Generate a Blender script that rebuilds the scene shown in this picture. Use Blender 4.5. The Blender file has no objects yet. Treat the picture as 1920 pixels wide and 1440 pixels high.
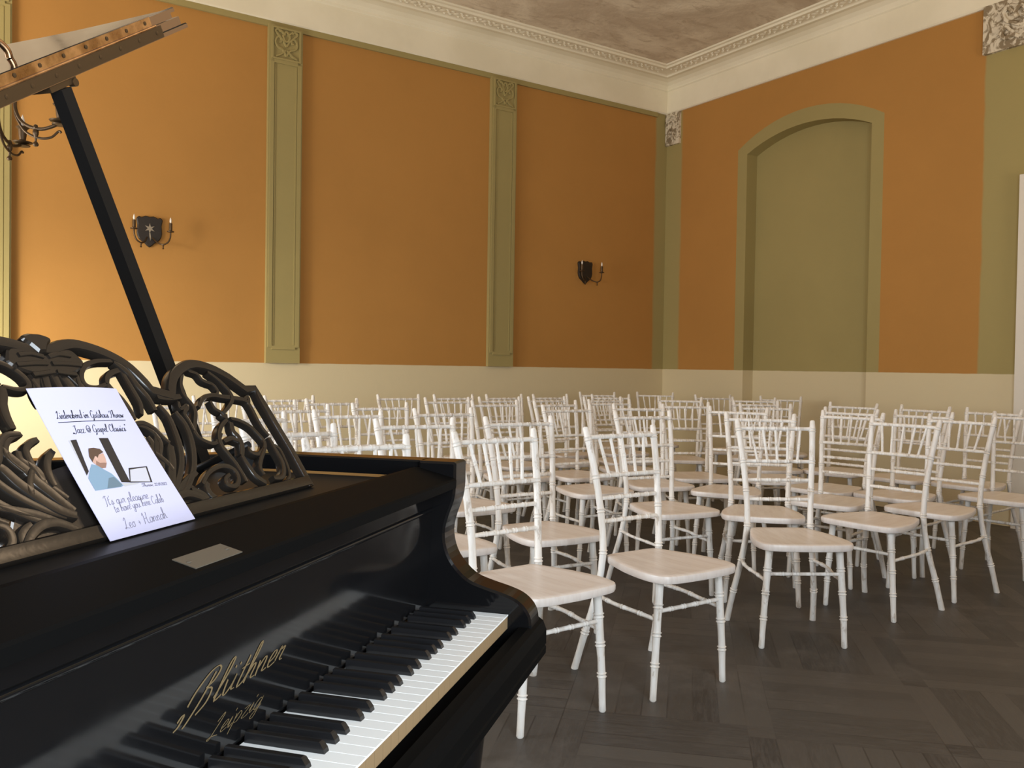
import bpy, bmesh, math, random
from math import sin, cos, pi, sqrt, radians, atan2, hypot
from mathutils import Vector, Matrix

S = bpy.context.scene
COL = S.collection

# ------------------------------------------------------------------ camera
cd = bpy.data.cameras.new('camera')
cam = bpy.data.objects.new('camera', cd)
COL.objects.link(cam)
cd.sensor_fit = 'HORIZONTAL'
cd.sensor_width = 36.0
cd.lens = 1620.5 / 1920 * 36
cd.clip_start = 0.02
_r = Vector((0.832946, -0.553138, 0.015463))
_u = Vector((-0.002164, 0.024687, 0.999693))
_f = Vector((0.55335, 0.832723, -0.019366))
cam.matrix_world = Matrix(((_r.x, _u.x, -_f.x, 0), (_r.y, _u.y, -_f.y, 0), (_r.z, _u.z, -_f.z, 1.16), (0, 0, 0, 1)))
S.camera = cam

# ------------------------------------------------------------------ view, world, daylight, added fill lights
S.view_settings.view_transform = 'Standard'
S.view_settings.look = 'None'
S.view_settings.exposure = 0.0
S.view_settings.gamma = 1.0
S.view_settings.use_curve_mapping = False
wd = bpy.data.worlds.new('world')
S.world = wd
wd.use_nodes = True
wd.node_tree.nodes['Background'].inputs[0].default_value = (0.8, 0.9, 1.0, 1)
wd.node_tree.nodes['Background'].inputs[1].default_value = 1.0


def area_light(name, loc, look, sx, sy, power, color):
    l = bpy.data.lights.new(name, 'AREA')
    l.shape = 'RECTANGLE'
    l.size = sx
    l.size_y = sy
    l.energy = power
    l.color = color
    o = bpy.data.objects.new(name, l)
    COL.objects.link(o)
    o.location = loc
    o.rotation_euler = Vector(look).to_track_quat('-Z', 'Z').to_euler()
    return o


# room: x to the right along the long wall, y towards the long wall
XW, YW, XN, YN = 6.83, 7.205, -1.9, -1.15
ZD, ZC, ZT = 1.165, 4.018, 4.38
WIN_SIDE = [(3.0, 4.4), (4.95, 6.65)]                        # window openings in the side wall (y range)
WIN_REAR = [(-0.35, 1.35), (4.2, 5.6)]             # window openings in the rear wall (x range)
WZ0, WZ1 = 0.30, 2.55
area_light('window_light', (XN + 0.10, 5.8, 1.35), (0.72, 0.70, -0.03), 1.5, 2.0, 108, (1.0, 0.95, 0.84))
_s = area_light('window_light', (XN + 0.14, 5.5, 1.7), (2.9, 1.7, -0.95), 0.5, 0.5, 13, (1.0, 0.94, 0.80))
_s.data.spread = radians(52)
area_light('window_light', (XN + 0.06, 3.7, 1.5), (1, -0.12, -0.1), 1.2, 1.9, 52, (0.92, 0.96, 1.0)).data.spread = radians(110)
area_light('window_light', (0.5, YN + 0.06, 1.65), (0.0, 1, -0.1), 1.5, 1.6, 124, (0.84, 0.93, 1.0))
area_light('window_light', (4.9, YN + 0.06, 1.7), (0.45, 0.65, 1.0), 1.25, 1.9, 62, (1.0, 0.86, 0.66)).data.spread = radians(130)
area_light('window_light', (XN + 0.12, 5.3, 2.2), (0.75, 0.25, 1.0), 1.3, 0.7, 52, (1.0, 0.88, 0.70)).data.spread = radians(130)  # extra uplight added at the side window to brighten cornice and ceiling
_l = bpy.data.lights.new('warm_fill_light', 'POINT')  # unseen warm light, added for copper glints on the piano and a brighter cornice
_l.energy = 28
_l.color = (1.0, 0.72, 0.46)
_l.shadow_soft_size = 0.30
_o = bpy.data.objects.new('warm_fill_light', _l)
COL.objects.link(_o)
_o.location = (3.75, 1.28, 3.75)

# ------------------------------------------------------------------ node helpers


class X:
    """a value in a shader tree, with arithmetic that adds Math nodes"""

    def __init__(self, t, s):
        self.t, self.s = t, s

    def _m(self, op, *a):
        n = self.t.nodes.new('ShaderNodeMath')
        n.operation = op
        for i, v in enumerate((self,) + a):
            if isinstance(v, X):
                self.t.links.new(v.s, n.inputs[i])
            else:
                n.inputs[i].default_value = v
        return X(self.t, n.outputs[0])

    def __add__(self, o): return self._m('ADD', o)
    def __sub__(self, o): return self._m('SUBTRACT', o)
    def __mul__(self, o): return self._m('MULTIPLY', o)
    def __truediv__(self, o): return self._m('DIVIDE', o)
    def gt(self, o): return self._m('GREATER_THAN', o)
    def lt(self, o): return self._m('LESS_THAN', o)
    def floor(self): return self._m('FLOOR')
    def fract(self): return self._m('FRACT')
    def mod(self, o): return self._m('FLOORED_MODULO', o)
    def abs(self): return self._m('ABSOLUTE')
    def max(self, o): return self._m('MAXIMUM', o)
    def min(self, o): return self._m('MINIMUM', o)

    def ramp(self, a, b):
        n = self.t.nodes.new('ShaderNodeMapRange')
        n.interpolation_type = 'SMOOTHSTEP'
        n.inputs['From Min'].default_value = a
        n.inputs['From Max'].default_value = b
        self.t.links.new(self.s, n.inputs['Value'])
        return X(self.t, n.outputs[0])


def lin(*c):
    return tuple((v / 255 / 12.92 if v / 255 <= 0.04045 else ((v / 255 + 0.055) / 1.055) ** 2.4) for v in c) + (1,)


def new_mat(name, color=(0.8, 0.8, 0.8, 1), rough=0.5, spec=0.5, metal=0.0, coat=0.0):
    m = bpy.data.materials.new(name)
    m.use_nodes = True
    b = m.node_tree.nodes['Principled BSDF']
    b.inputs['Base Color'].default_value = color
    b.inputs['Roughness'].default_value = rough
    b.inputs['Specular IOR Level'].default_value = spec
    b.inputs['Metallic'].default_value = metal
    b.inputs['Coat Weight'].default_value = coat
    return m, m.node_tree, b


def noise(t, vec, scale, detail=4.0, rough=0.55, dist=0.0):
    n = t.nodes.new('ShaderNodeTexNoise')
    n.inputs['Scale'].default_value = scale
    n.inputs['Detail'].default_value = detail
    n.inputs['Roughness'].default_value = rough
    n.inputs['Distortion'].default_value = dist
    if vec is not None:
        t.links.new(vec, n.inputs['Vector'])
    return X(t, n.outputs[0])


def position(t):
    g = t.nodes.new('ShaderNodeNewGeometry')
    return g.outputs['Position']


def objcoord(t):
    return t.nodes.new('ShaderNodeTexCoord').outputs['Object']


def split(t, vec):
    s = t.nodes.new('ShaderNodeSeparateXYZ')
    t.links.new(vec, s.inputs[0])
    return [X(t, s.outputs[i]) for i in range(3)]


def combine(t, a, b, c):
    n = t.nodes.new('ShaderNodeCombineXYZ')
    for i, v in enumerate((a, b, c)):
        if isinstance(v, X):
            t.links.new(v.s, n.inputs[i])
        else:
            n.inputs[i].default_value = v
    return n.outputs[0]


def scaled(t, vec, s):
    n = t.nodes.new('ShaderNodeVectorMath')
    n.operation = 'MULTIPLY'
    t.links.new(vec, n.inputs[0])
    n.inputs[1].default_value = s
    return n.outputs[0]


def mix(t, fac, a, b):
    n = t.nodes.new('ShaderNodeMix')
    n.data_type = 'RGBA'
    if isinstance(fac, X):
        t.links.new(fac.s, n.inputs[0])
    else:
        n.inputs[0].default_value = fac
    for i, v in ((6, a), (7, b)):
        if isinstance(v, tuple):
            n.inputs[i].default_value = v
        else:
            t.links.new(v, n.inputs[i])
    return n.outputs[2]


def bump(t, b, h, strength=0.3, dist=0.002):
    n = t.nodes.new('ShaderNodeBump')
    n.inputs['Strength'].default_value = strength
    n.inputs['Distance'].default_value = dist
    t.links.new(h.s, n.inputs['Height'])
    t.links.new(n.outputs[0], b.inputs['Normal'])


# paints
ORANGE = (0.455, 0.225, 0.060, 1)
GREEN = (0.36, 0.29, 0.118, 1)
CREAM = (0.84, 0.765, 0.59, 1)
DADO = (0.66, 0.56, 0.36, 1)


def wall_paint(name, strips, base=ORANGE):
    """base colour above the dado, cream below, vertical green strips; strips: (axis, edge, soft, side)"""
    m, t, b = new_mat(name, rough=0.85, spec=0.2)
    pos = position(t)
    px = split(t, pos)
    cl = noise(t, pos, 0.9, 5, 0.6)
    fine = noise(t, pos, 26, 4, 0.6)
    v = cl.ramp(0.3, 0.7)
    dark = tuple(c * 0.93 for c in base[:3]) + (1,)
    col = mix(t, v, dark, base)
    wob = (noise(t, pos, 3.5, 3) - 0.5)
    for axis, edge, soft, side in strips:
        q = px[axis] + wob * 0.03
        f = q.ramp(edge - soft, edge + soft) if side > 0 else (q * -1).ramp(-edge - soft, -edge + soft)
        col = mix(t, f, col, GREEN)
    low = (px[2] + (noise(t, pos, 9, 2) - 0.5) * 0.006).ramp(ZD + 0.004, ZD - 0.004)
    col = mix(t, low, col, DADO)
    t.links.new(col, b.inputs['Base Color'])
    bump(t, b, fine, 0.25, 0.003)
    return m


M = {}
M['wall_left'] = wall_paint('wall_left_paint', [(0, XW - 0.165, 0.02, 1)])
M['wall_right'] = wall_paint('wall_right_paint', [(1, 6.965, 0.02, 1), (1, 3.645, 0.012, -1)])
M['wall_other'] = wall_paint('wall_other_paint', [])
M['green'] = wall_paint('green_paint', [], GREEN)
m, t, b = new_mat('cream_plaster', CREAM, 0.8, 0.25)
pos = position(t)
t.links.new(mix(t, noise(t, pos, 1.6, 5).ramp(0.35, 0.7), (0.79, 0.72, 0.55, 1), (0.86, 0.79, 0.62, 1)), b.inputs['Base Color'])
bump(t, b, noise(t, pos, 18, 4), 0.3, 0.004)
M['cream'] = m
m, t, b = new_mat('stained_plaster', CREAM, 0.9, 0.2)
pos = position(t)
st = noise(t, pos, 12, 5, 0.6, 1.0).ramp(0.46, 0.58)
t.links.new(mix(t, st, (0.70, 0.62, 0.48, 1), (0.26, 0.20, 0.125, 1)), b.inputs['Base Color'])
bump(t, b, noise(t, pos, 30, 4), 0.6, 0.006)
M['stained'] = m
m, t, b = new_mat('mottled_ceiling', rough=0.95, spec=0.1)
pos = position(t)
str_ = scaled(t, pos, (1.0, 1.0, 1.0))
a = noise(t, str_, 1.7, 8, 0.66, 0.6).ramp(0.36, 0.66)
c1 = mix(t, a, (0.58, 0.48, 0.36, 1), (0.80, 0.71, 0.56, 1))
b2 = noise(t, scaled(t, pos, (1.0, 2.6, 1.0)), 4.2, 7, 0.7, 0.8).ramp(0.52, 0.64)
c1 = mix(t, b2 * 0.6, c1, (0.48, 0.38, 0.27, 1))
w2 = noise(t, scaled(t, pos, (2.2, 1.0, 1.0)), 9, 5, 0.6).ramp(0.66, 0.72)
c1 = mix(t, w2 * 0.6, c1, (0.68, 0.61, 0.50, 1))
t.links.new(c1, b.inputs['Base Color'])
bump(t, b, noise(t, pos, 20, 5), 0.5, 0.006)
M['ceiling'] = m

# parquet laid at 45 degrees: square panels of planks between narrow bands
m, t, b = new_mat('grey_brown_parquet', rough=0.5, spec=0.35)
pos = position(t)
px, py, pz = split(t, pos)
r2 = sqrt(0.5)
uu = (px + py) * r2 + 0.18
vv = (py - px) * r2 + 0.30
CELL, BAND, PL = 0.60, 0.085, 0.0858
cu, cv = uu / CELL, vv / CELL
iu, iv = cu.floor(), cv.floor()
fu, fv = cu.fract() * CELL, cv.fract() * CELL
inbu, inbv = fu.lt(BAND), fv.lt(BAND)
par = (iu + iv).mod(2.0).gt(0.5)
along = fu * par + fv * (X(t, par.s) * -1 + 1)
across = fv * par + fu * (X(t, par.s) * -1 + 1)
pid = ((across - BAND) / PL).floor()
inb = inbu.max(inbv)
idx = pid * (inb * -1 + 1) + inbu * 21 + inbv * 43
wn = t.nodes.new('ShaderNodeTexWhiteNoise')
wn.noise_dimensions = '3D'
t.links.new(combine(t, iu * 3.1 + 0.5, iv * 1.7 + 0.5, idx + 0.5), wn.inputs[0])
rnd = X(t, wn.outputs[0])
dirn = par * (inb * -1 + 1) + inbv * (inbu * -1 + 1)
gv = combine(t, uu * (dirn * -26 + 30) + rnd * 9, vv * (dirn * 26 + 4) + rnd * 5, rnd * 7)
gr = noise(t, gv, 3.2, 6, 0.65, 0.5)
gp = ((across - BAND) / PL).fract()
gap = (gp.lt(0.035).max(gp.gt(0.975))) * (inb * -1 + 1)
edge_u = (fu - BAND).abs().lt(0.0022).max(fu.lt(0.002))
edge_v = (fv - BAND).abs().lt(0.0022).max(fv.lt(0.002))
line = gap.max(edge_u.max(edge_v))
base = mix(t, rnd, (0.036, 0.031, 0.027, 1), (0.082, 0.072, 0.062, 1))
base = mix(t, gr.ramp(0.38, 0.68) * 0.7, base, (0.088, 0.080, 0.072, 1))
wear = noise(t, pos, 2.3, 6, 0.65).ramp(0.5, 0.7)
base = mix(t, wear * 0.55, base, (0.125, 0.113, 0.102, 1))
base = mix(t, line * (noise(t, pos, 1.9, 3).ramp(0.42, 0.6) * 0.5 + 0.06), base, (0.02, 0.015, 0.011, 1))
t.links.new(base, b.inputs['Base Color'])
rr = gr * 0.25 + 0.36
t.links.new(rr.s, b.inputs['Roughness'])
bump(t, b, gr - line * 0.8, 0.25, 0.002)
M['floor'] = m

# whitewashed chair wood
m, t, b = new_mat('whitewashed_wood', rough=0.42, spec=0.4)
oc = objcoord(t)
oi = t.nodes.new('ShaderNodeObjectInfo').outputs['Random']
off = t.nodes.new('ShaderNodeVectorMath')
off.operation = 'ADD'
t.links.new(oc, off.inputs[0])
t.links.new(combine(t, X(t, oi) * 37, X(t, oi) * 11, X(t, oi) * 5), off.inputs[1])
oc2 = off.outputs[0]
grain = noise(t, scaled(t, oc2, (60, 60, 7)), 1.0, 5, 0.6)
col = mix(t, grain.ramp(0.35, 0.75), (0.84, 0.82, 0.78, 1), (0.72, 0.67, 0.60, 1))
wearf = noise(t, scaled(t, oc2, (26, 26, 9)), 1.0, 5, 0.7).ramp(0.56, 0.68)
col = mix(t, wearf * 0.62, col, (0.37, 0.29, 0.21, 1))
t.links.new(col, b.inputs['Base Color'])
bump(t, b, grain, 0.2, 0.001)
M['chair'] = m
m, t, b = new_mat('whitewashed_seat', rough=0.38, spec=0.45)
oc = objcoord(t)
grain = noise(t, scaled(t, oc, (45, 6, 10)), 1.0, 6, 0.6, 0.4)
col = mix(t, grain.ramp(0.35, 0.75), (0.80, 0.745, 0.70, 1), (0.71, 0.635, 0.58, 1))
t.links.new(col, b.inputs['Base Color'])
bump(t, b, grain, 0.15, 0.001)
M['seat'] = m

# piano finishes
m, t, b = new_mat('black_polish', (0.005, 0.005, 0.0055, 1), 0.10, 0.36)
pos = objcoord(t)
sm = noise(t, pos, 7, 5).ramp(0.35, 0.75)
t.links.new((sm * 0.09 + 0.07).s, b.inputs['Roughness'])
M['black'] = m
M['black_satin'] = new_mat('black_satin', (0.0085, 0.008, 0.0078, 1), 0.45, 0.2)[0]
M['black_worn'] = new_mat('worn_black_lacquer', (0.004, 0.004, 0.004, 1), 0.45, 0.02)[0]
M['nickel'] = new_mat('dull_nickel', (0.20, 0.18, 0.145, 1), 0.5, 0.5, 0.7)[0]
m, t, b = new_mat('carved_black_wood', (0.013, 0.0105, 0.0085, 1), 0.20, 0.55)
pos = objcoord(t)
bump(t, b, noise(t, pos, 120, 4), 0.12, 0.001)
M['desk'] = m
M['ivory'] = new_mat('white_key_top', (0.86, 0.875, 0.865, 1), 0.25, 0.4)[0]
m, t, b = new_mat('bare_key_wood', (0.25, 0.17, 0.09, 1), 0.6, 0.3)
M['keywood'] = m
M['ebony'] = new_mat('black_key', (0.010, 0.010, 0.011, 1), 0.24, 0.5)[0]
m, t, b = new_mat('aged_brass', (0.62, 0.40, 0.22, 1), 0.28, 0.5, 1.0)
pos = objcoord(t)
nb = noise(t, pos, 22, 5, 0.65)
t.links.new(mix(t, nb.ramp(0.35, 0.7), (0.40, 0.24, 0.13, 1), (0.78, 0.52, 0.30, 1)), b.inputs['Base Color'])
t.links.new((nb * 0.3 + 0.16).s, b.inputs['Roughness'])
M['brass'] = m
M['rosewood'] = new_mat('polished_red_brown_edge', (0.17, 0.085, 0.038, 1), 0.22, 0.6)[0]
M['gold_leaf'] = new_mat('gold_lettering', (0.26, 0.19, 0.095, 1), 0.5, 0.5, 0.55)[0]
M['plate'] = new_mat('gilded_iron', (0.40, 0.25, 0.09, 1), 0.45, 0.5, 0.5)[0]
M['veneer'] = new_mat('golden_veneer', (0.30, 0.155, 0.05, 1), 0.3, 0.5)[0]
M['steel'] = new_mat('steel', (0.55, 0.55, 0.55, 1), 0.3, 0.5, 1.0)[0]
M['iron'] = new_mat('dark_wrought_iron', (0.030, 0.021, 0.013, 1), 0.5, 0.5, 0.3)[0]
M['bronze'] = new_mat('dark_bronze', (0.085, 0.052, 0.025, 1), 0.42, 0.5, 0.6)[0]
M['shield'] = new_mat('dark_wooden_shield', (0.022, 0.015, 0.010, 1), 0.5, 0.4)[0]
M['star'] = new_mat('pale_star_paint', (0.32, 0.26, 0.19, 1), 0.6, 0.3)[0]
M['bulb'] = new_mat('clear_bulb_glass', (0.80, 0.74, 0.66, 1), 0.08, 0.6)[0]
M['paper'] = new_mat('white_paper', (0.52, 0.51, 0.68, 1), 0.7, 0.15)[0]
M['ink'] = new_mat('black_ink', (0.02, 0.02, 0.03, 1), 0.7, 0.2)[0]
M['pencil'] = new_mat('grey_pen', (0.17, 0.16, 0.20, 1), 0.7, 0.2)[0]
M['white_paint'] = new_mat('white_gloss_paint', (0.72, 0.67, 0.58, 1), 0.5, 0.4)[0]
for nm, c in dict(print_dark=(0.035, 0.028, 0.024), print_grey=(0.45, 0.44, 0.45), print_hair=(0.10, 0.060, 0.040), print_skin=(0.50, 0.31, 0.24), print_blue=(0.20, 0.29, 0.38), print_blue_dark=(0.13, 0.18, 0.22), print_pale=(0.50, 0.49, 0.54), print_beard=(0.27, 0.155, 0.115), print_ear=(0.56, 0.36, 0.29)).items():
    M[nm] = new_mat(nm, c + (1,), 0.7, 0.2)[0]

# ------------------------------------------------------------------ geometry helpers


class MB:
    """collects shapes and links them as ONE mesh object"""

    def __init__(self):
        self.v, self.f, self.mi, self.sm = [], [], [], []

    def add(self, vs, fs, mi=0, smooth=False):
        o = len(self.v)
        self.v += [tuple(p) for p in vs]
        for f in fs:
            self.f.append([i + o for i in f])
            self.mi.append(mi)
            self.sm.append(smooth)

    def box(self, x0, x1, y0, y1, z0, z1, mi=0):
        vs = [(x, y, z) for x in (x0, x1) for y in (y0, y1) for z in (z0, z1)]
        self.add(vs, [(0, 1, 3, 2), (4, 6, 7, 5), (0, 4, 5, 1), (2, 3, 7, 6), (0, 2, 6, 4), (1, 5, 7, 3)], mi)

    def tube(self, pts, rad, n=10, mi=0, flat=1.0):
        pts = [Vector(p) for p in pts]
        if not hasattr(rad, '__len__'):
            rad = [rad] * len(pts)
        vs, fs = [], []
        up = Vector((0, 0, 1))
        d0 = (pts[1] - pts[0]).normalized()
        if abs(d0.z) > 0.9:
            up = Vector((1, 0, 0))
        for i, p in enumerate(pts):
            d = (pts[min(i + 1, len(pts) - 1)] - pts[max(i - 1, 0)])
            d = d.normalized() if d.length > 1e-9 else d0
            s = d.cross(up)
            if s.length < 1e-4:
                s = d.cross(Vector((0, 1, 0)))
            s.normalize()
            w = s.cross(d).normalized()
            up = w
            for k in range(n):
                a = 2 * pi * k / n
                vs.append(p + s * cos(a) * rad[i] + w * sin(a) * rad[i] * flat)
        for i in range(len(pts) - 1):
            for k in range(n):
                fs.append((i * n + k, i * n + (k + 1) % n, (i + 1) * n + (k + 1) % n, (i + 1) * n + k))
        self.add(vs, fs, mi, True)
        o = (len(pts) - 1) * n
        self.add(vs[:n], [tuple(range(n))[::-1]], mi)
        self.add(vs[o:], [tuple(range(n))], mi)

    def lathe(self, prof, c=(0, 0, 0), n=16, mi=0):
        vs, fs = [], []
        for r, z in prof:
            for k in range(n):
                a = 2 * pi * k / n
                vs.append((c[0] + r * cos(a), c[1] + r * sin(a), c[2] + z))
        for i in range(len(prof) - 1):
            for k in range(n):
                fs.append((i * n + k, i * n + (k + 1) % n, (i + 1) * n + (k + 1) % n, (i + 1) * n + k))
        self.add(vs, fs, mi, True)
        if prof[0][0] > 1e-5:
            self.add(vs[:n], [tuple(range(n))[::-1]], mi)
        if prof[-1][0] > 1e-5:
            self.add(vs[-n:], [tuple(range(n))], mi)

    def prism(self, poly, frame, h0, h1, mi=0, bev=0.0):
        """extrude a 2-D outline; frame(x, y, h) -> point. Optional bevel of the h1 rim"""
        n = len(poly)
        area = sum(poly[i][0] * poly[(i + 1) % n][1] - poly[(i + 1) % n][0] * poly[i][1] for i in range(n))
        if area < 0:
            poly = poly[::-1]
        rings = [(poly, h0)]
        if bev > 0:
            rings += [(poly, h1 - bev), (inset(poly, bev), h1)]
        else:
            rings += [(poly, h1)]
        vs = [frame(x, y, h) for pl, h in rings for x, y in pl]
        fs = []
        for r in range(len(rings) - 1):
            for i in range(n):
                j = (i + 1) % n
                fs.append((r * n + i, r * n + j, (r + 1) * n + j, (r + 1) * n + i))
        fs.append(tuple(range(n))[::-1])
        fs.append(tuple(range((len(rings) - 1) * n, len(rings) * n)))
        self.add(vs, fs, mi)

    def ribbon(self, pts, widths, frame, h0, h1, mi=0):
        """a carved strap: crowned cross-section swept along a 2-D path"""
        n = len(pts)
        vs, fs = [], []
        for i in range(n):
            a, c = pts[max(i - 1, 0)], pts[min(i + 1, n - 1)]
            dx, dy = c[0] - a[0], c[1] - a[1]
            L = hypot(dx, dy) or 1
            nx, ny = -dy / L, dx / L
            w = widths[i] / 2
            for k, h in ((-1, h0), (-1, h1 - (h1 - h0) * .22), (-.74, h1), (.0, h1 - (h1 - h0) * .04), (.74, h1), (1, h1 - (h1 - h0) * .22), (1, h0)):
                vs.append(frame(pts[i][0] + nx * w * k, pts[i][1] + ny * w * k, h))
        m_ = 7
        for i in range(n - 1):
            for k in range(m_):
                k2 = (k + 1) % m_
                fs.append((i * m_ + k, (i + 1) * m_ + k, (i + 1) * m_ + k2, i * m_ + k2))
        fs.append(tuple(range(m_)))
        fs.append(tuple(range((n - 1) * m_, n * m_))[::-1])
        self.add(vs, fs, mi, True)

    def mesh(self, name, mats):
        me = bpy.data.meshes.new(name)
        me.from_pydata(self.v, [], self.f)
        for m_ in (mats if isinstance(mats, (list, tuple)) else [mats]):
            me.materials.append(m_)
        me.polygons.foreach_set('material_index', self.mi)
        me.polygons.foreach_set('use_smooth', self.sm)
        bm = bmesh.new()
        bm.from_mesh(me)
        bmesh.ops.remove_doubles(bm, verts=bm.verts, dist=1e-6)
        bmesh.ops.recalc_face_normals(bm, faces=bm.faces)
        for e in bm.edges:
            if len(e.link_faces) == 2 and e.calc_face_angle(0) > 0.7:
                e.smooth = False
        bm.to_mesh(me)
        bm.free()
        return me

    def build(self, name, mats, parent=None):
        return link(name, self.mesh(name, mats), parent)


def inset(poly, d):
    n = len(poly)
    out = []
    for i in range(n):
        p, a, c = Vector(poly[i]), Vector(poly[i - 1]), Vector(poly[(i + 1) % n])
        d1, d2 = (p - a), (c - p)
        d1 = d1.normalized() if d1.length else Vector((1, 0))
        d2 = d2.normalized() if d2.length else d1
        n1, n2 = Vector((-d1.y, d1.x)), Vector((-d2.y, d2.x))
        q = n1 + n2
        if q.length < 1e-6:
            q = n1
        q.normalize()
        k = max(q.dot(n1), 0.5)
        out.append(tuple(p + q * d / k))
    return out


def link(name, me, parent=None):
    o = bpy.data.objects.new(name, me)
    COL.objects.link(o)
    if parent is not None:
        o.parent = parent
    return o


def tag(o, label=None, cat=None, group=None, kind=None):
    if label:
        o['label'] = label
    if cat:
        o['category'] = cat
    if group:
        o['group'] = group
    if kind:
        o['kind'] = kind
    return o


def empty(name, loc, rz=0.0):
    o = bpy.data.objects.new(name, None)
    COL.objects.link(o)
    o.empty_display_size = 0.1
    o.location = loc
    o.rotation_euler = (0, 0, rz)
    return o


def struct(name, mb, mats, label, parent=None):
    o = mb.build(name, mats, parent)
    return tag(o, label, None, None, 'structure')


def cr(pts, k=6, closed=False):
    """Catmull-Rom through points of any dimension"""
    n = len(pts)
    out = []
    rng = range(n) if closed else range(n - 1)
    for i in rng:
        g = lambda j: pts[j % n] if closed else pts[min(max(j, 0), n - 1)]
        p0, p1, p2, p3 = g(i - 1), g(i), g(i + 1), g(i + 2)
        for s in range(k):
            u = s / k
            out.append(tuple(0.5 * (2 * b_ + (c_ - a_) * u + (2 * a_ - 5 * b_ + 4 * c_ - d_) * u * u + (3 * b_ - a_ - 3 * c_ + d_) * u ** 3) for a_, b_, c_, d_ in zip(p0, p1, p2, p3)))
    if not closed:
        out.append(tuple(pts[-1]))
    return out


def xyz(x, y, h):
    return (x, y, h)


# ------------------------------------------------------------------ the room
mb = MB()
mb.box(XN - .2, XW + .4, YN - .2, YW + .2, -0.1, 0.0)
struct('floor', mb, M['floor'], 'dark grey-brown parquet floor laid diagonally')
mb = MB()
mb.box(XN - .2, XW + .4, YN - .2, YW + .2, ZT, ZT + .1)
struct('ceiling', mb, M['ceiling'], 'mottled grey-brown ceiling above the white cornice')
mb = MB()
mb.box(XN - .2, XW + .4, YW, YW + .2, 0, ZT)
struct('wall_left', mb, M['wall_left'], 'long orange wall with green pilasters and cream dado')


def arch_pts(y0, y1, zs, zc, n=14):
    """segmental arch from (y0, zs) to (y1, zs) with crown zc"""
    h, w = zc - zs, abs(y1 - y0) / 2
    r = (w * w + h * h) / (2 * h)
    c = (y0 + y1) / 2
    a0 = math.asin(w / r)
    s = 1 if y1 > y0 else -1
    return [(c - s * r * sin(a0 - 2 * a0 * i / n), zc - r + r * cos(a0 - 2 * a0 * i / n)) for i in range(n + 1)]


def fill(outer, inner, frame, mi, mbx):
    """flat face with a hole"""
    bm = bmesh.new()
    es = []
    for loop in (outer, inner):
        vs = [bm.verts.new(frame(*p)) for p in loop]
        es += [bm.edges.new((vs[i], vs[(i + 1) % len(vs)])) for i in range(len(vs))]
    bmesh.ops.triangle_fill(bm, use_beauty=True, edges=es)
    bm.verts.index_update()
    mbx.add([v.co[:] for v in bm.verts], [[v.index for v in f.verts] for f in bm.faces], mi)
    bm.free()


NI = [(6.035, 0.0)] + arch_pts(6.035, 4.63, 3.355, 3.515) + [(4.63, 0.0)]      # niche opening
NO = [(6.155, 0.0)] + arch_pts(6.155, 4.51, 3.415, 3.655) + [(4.51, 0.0)]      # painted band around it
mb = MB()
fr = lambda y, z: (XW, y, z)
bm = bmesh.new()
outer = [(YN - .2, 0), (4.51, 0)] + NO[::-1][1:-1] + [(6.155, 0), (YW, 0), (YW, ZT), (YN - .2, ZT)]
vs = [bm.verts.new(fr(*p)) for p in outer]
es = [bm.edges.new((vs[i], vs[(i + 1) % len(vs)])) for i in range(len(vs))]
bmesh.ops.triangle_fill(bm, use_beauty=True, edges=es)
bm.verts.index_update()
mb.add([v.co[:] for v in bm.verts], [[v.index for v in f.verts] for f in bm.faces], 0)
bm.free()
n_ = len(NI)
mb.add([fr(*p) for p in NO] + [fr(*p) for p in NI], [(i, i + 1, n_ + i + 1, n_ + i) for i in range(n_ - 1)], 1)
DN = 0.15
mb.add([fr(*p) for p in NI] + [(XW + DN, p[0], p[1]) for p in NI], [(i, i + 1, n_ + i + 1, n_ + i) for i in range(n_ - 1)], 1)
mb.add([(XW + DN, p[0], p[1]) for p in NI], [tuple(range(n_))], 1)
mb.box(XW + 0.2, XW + 0.3, YN - .2, YW + .2, 0, ZT, 0)
o = struct('wall_right', mb, [M['wall_right'], M['green']], 'orange end wall with a green arched niche')


def holed_wall(name, rng, holes, axis, pos0, pos1, label):
    mb_ = MB()
    cuts = [rng[0]]
    for a_, b_ in holes:
        cuts += [a_, b_]
    cuts.append(rng[1])

    def bx(a_, b_, z0, z1):
        if axis == 'x':
            mb_.box(pos0, pos1, a_, b_, z0, z1)
        else:
            mb_.box(a_, b_, pos0, pos1, z0, z1)
    for i in range(0, len(cuts), 2):
        bx(cuts[i], cuts[i + 1], 0, ZT)
    for a_, b_ in holes:
        bx(a_, b_, 0, WZ0)
        bx(a_, b_, WZ1, ZT)
    struct(name, mb_, M['wall_other'], label)


holed_wall('wall_side', (YN, YW), sorted(WIN_SIDE), 'x', XN - .2, XN, 'side wall with two tall windows')
holed_wall('wall_rear', (XN, XW), sorted(WIN_REAR), 'y', YN - .2, YN, 'rear wall with two tall windows')
k_ = 0
for axis, wins in (('x', WIN_SIDE), ('y', WIN_REAR)):
    for a_, b_ in wins:
        k_ += 1
        mb = MB()

        def bx(p0, p1, z0, z1):
            if axis == 'x':
                mb.box(XN - .12, XN - .05, p0, p1, z0, z1)
            else:
                mb.box(p0, p1, YN - .12, YN - .05, z0, z1)
        bx(a_, a_ + .07, WZ0, WZ1); bx(b_ - .07, b_, WZ0, WZ1); bx(a_, b_, WZ0, WZ0 + .07); bx(a_, b_, WZ1 - .07, WZ1)
        bx((a_ + b_) / 2 - .04, (a_ + b_) / 2 + .04, WZ0, WZ1); bx(a_, b_, WZ0 + 1.5, WZ0 + 1.57)
        struct('window_%d' % k_, mb, M['white_paint'], 'white window frame')

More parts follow.
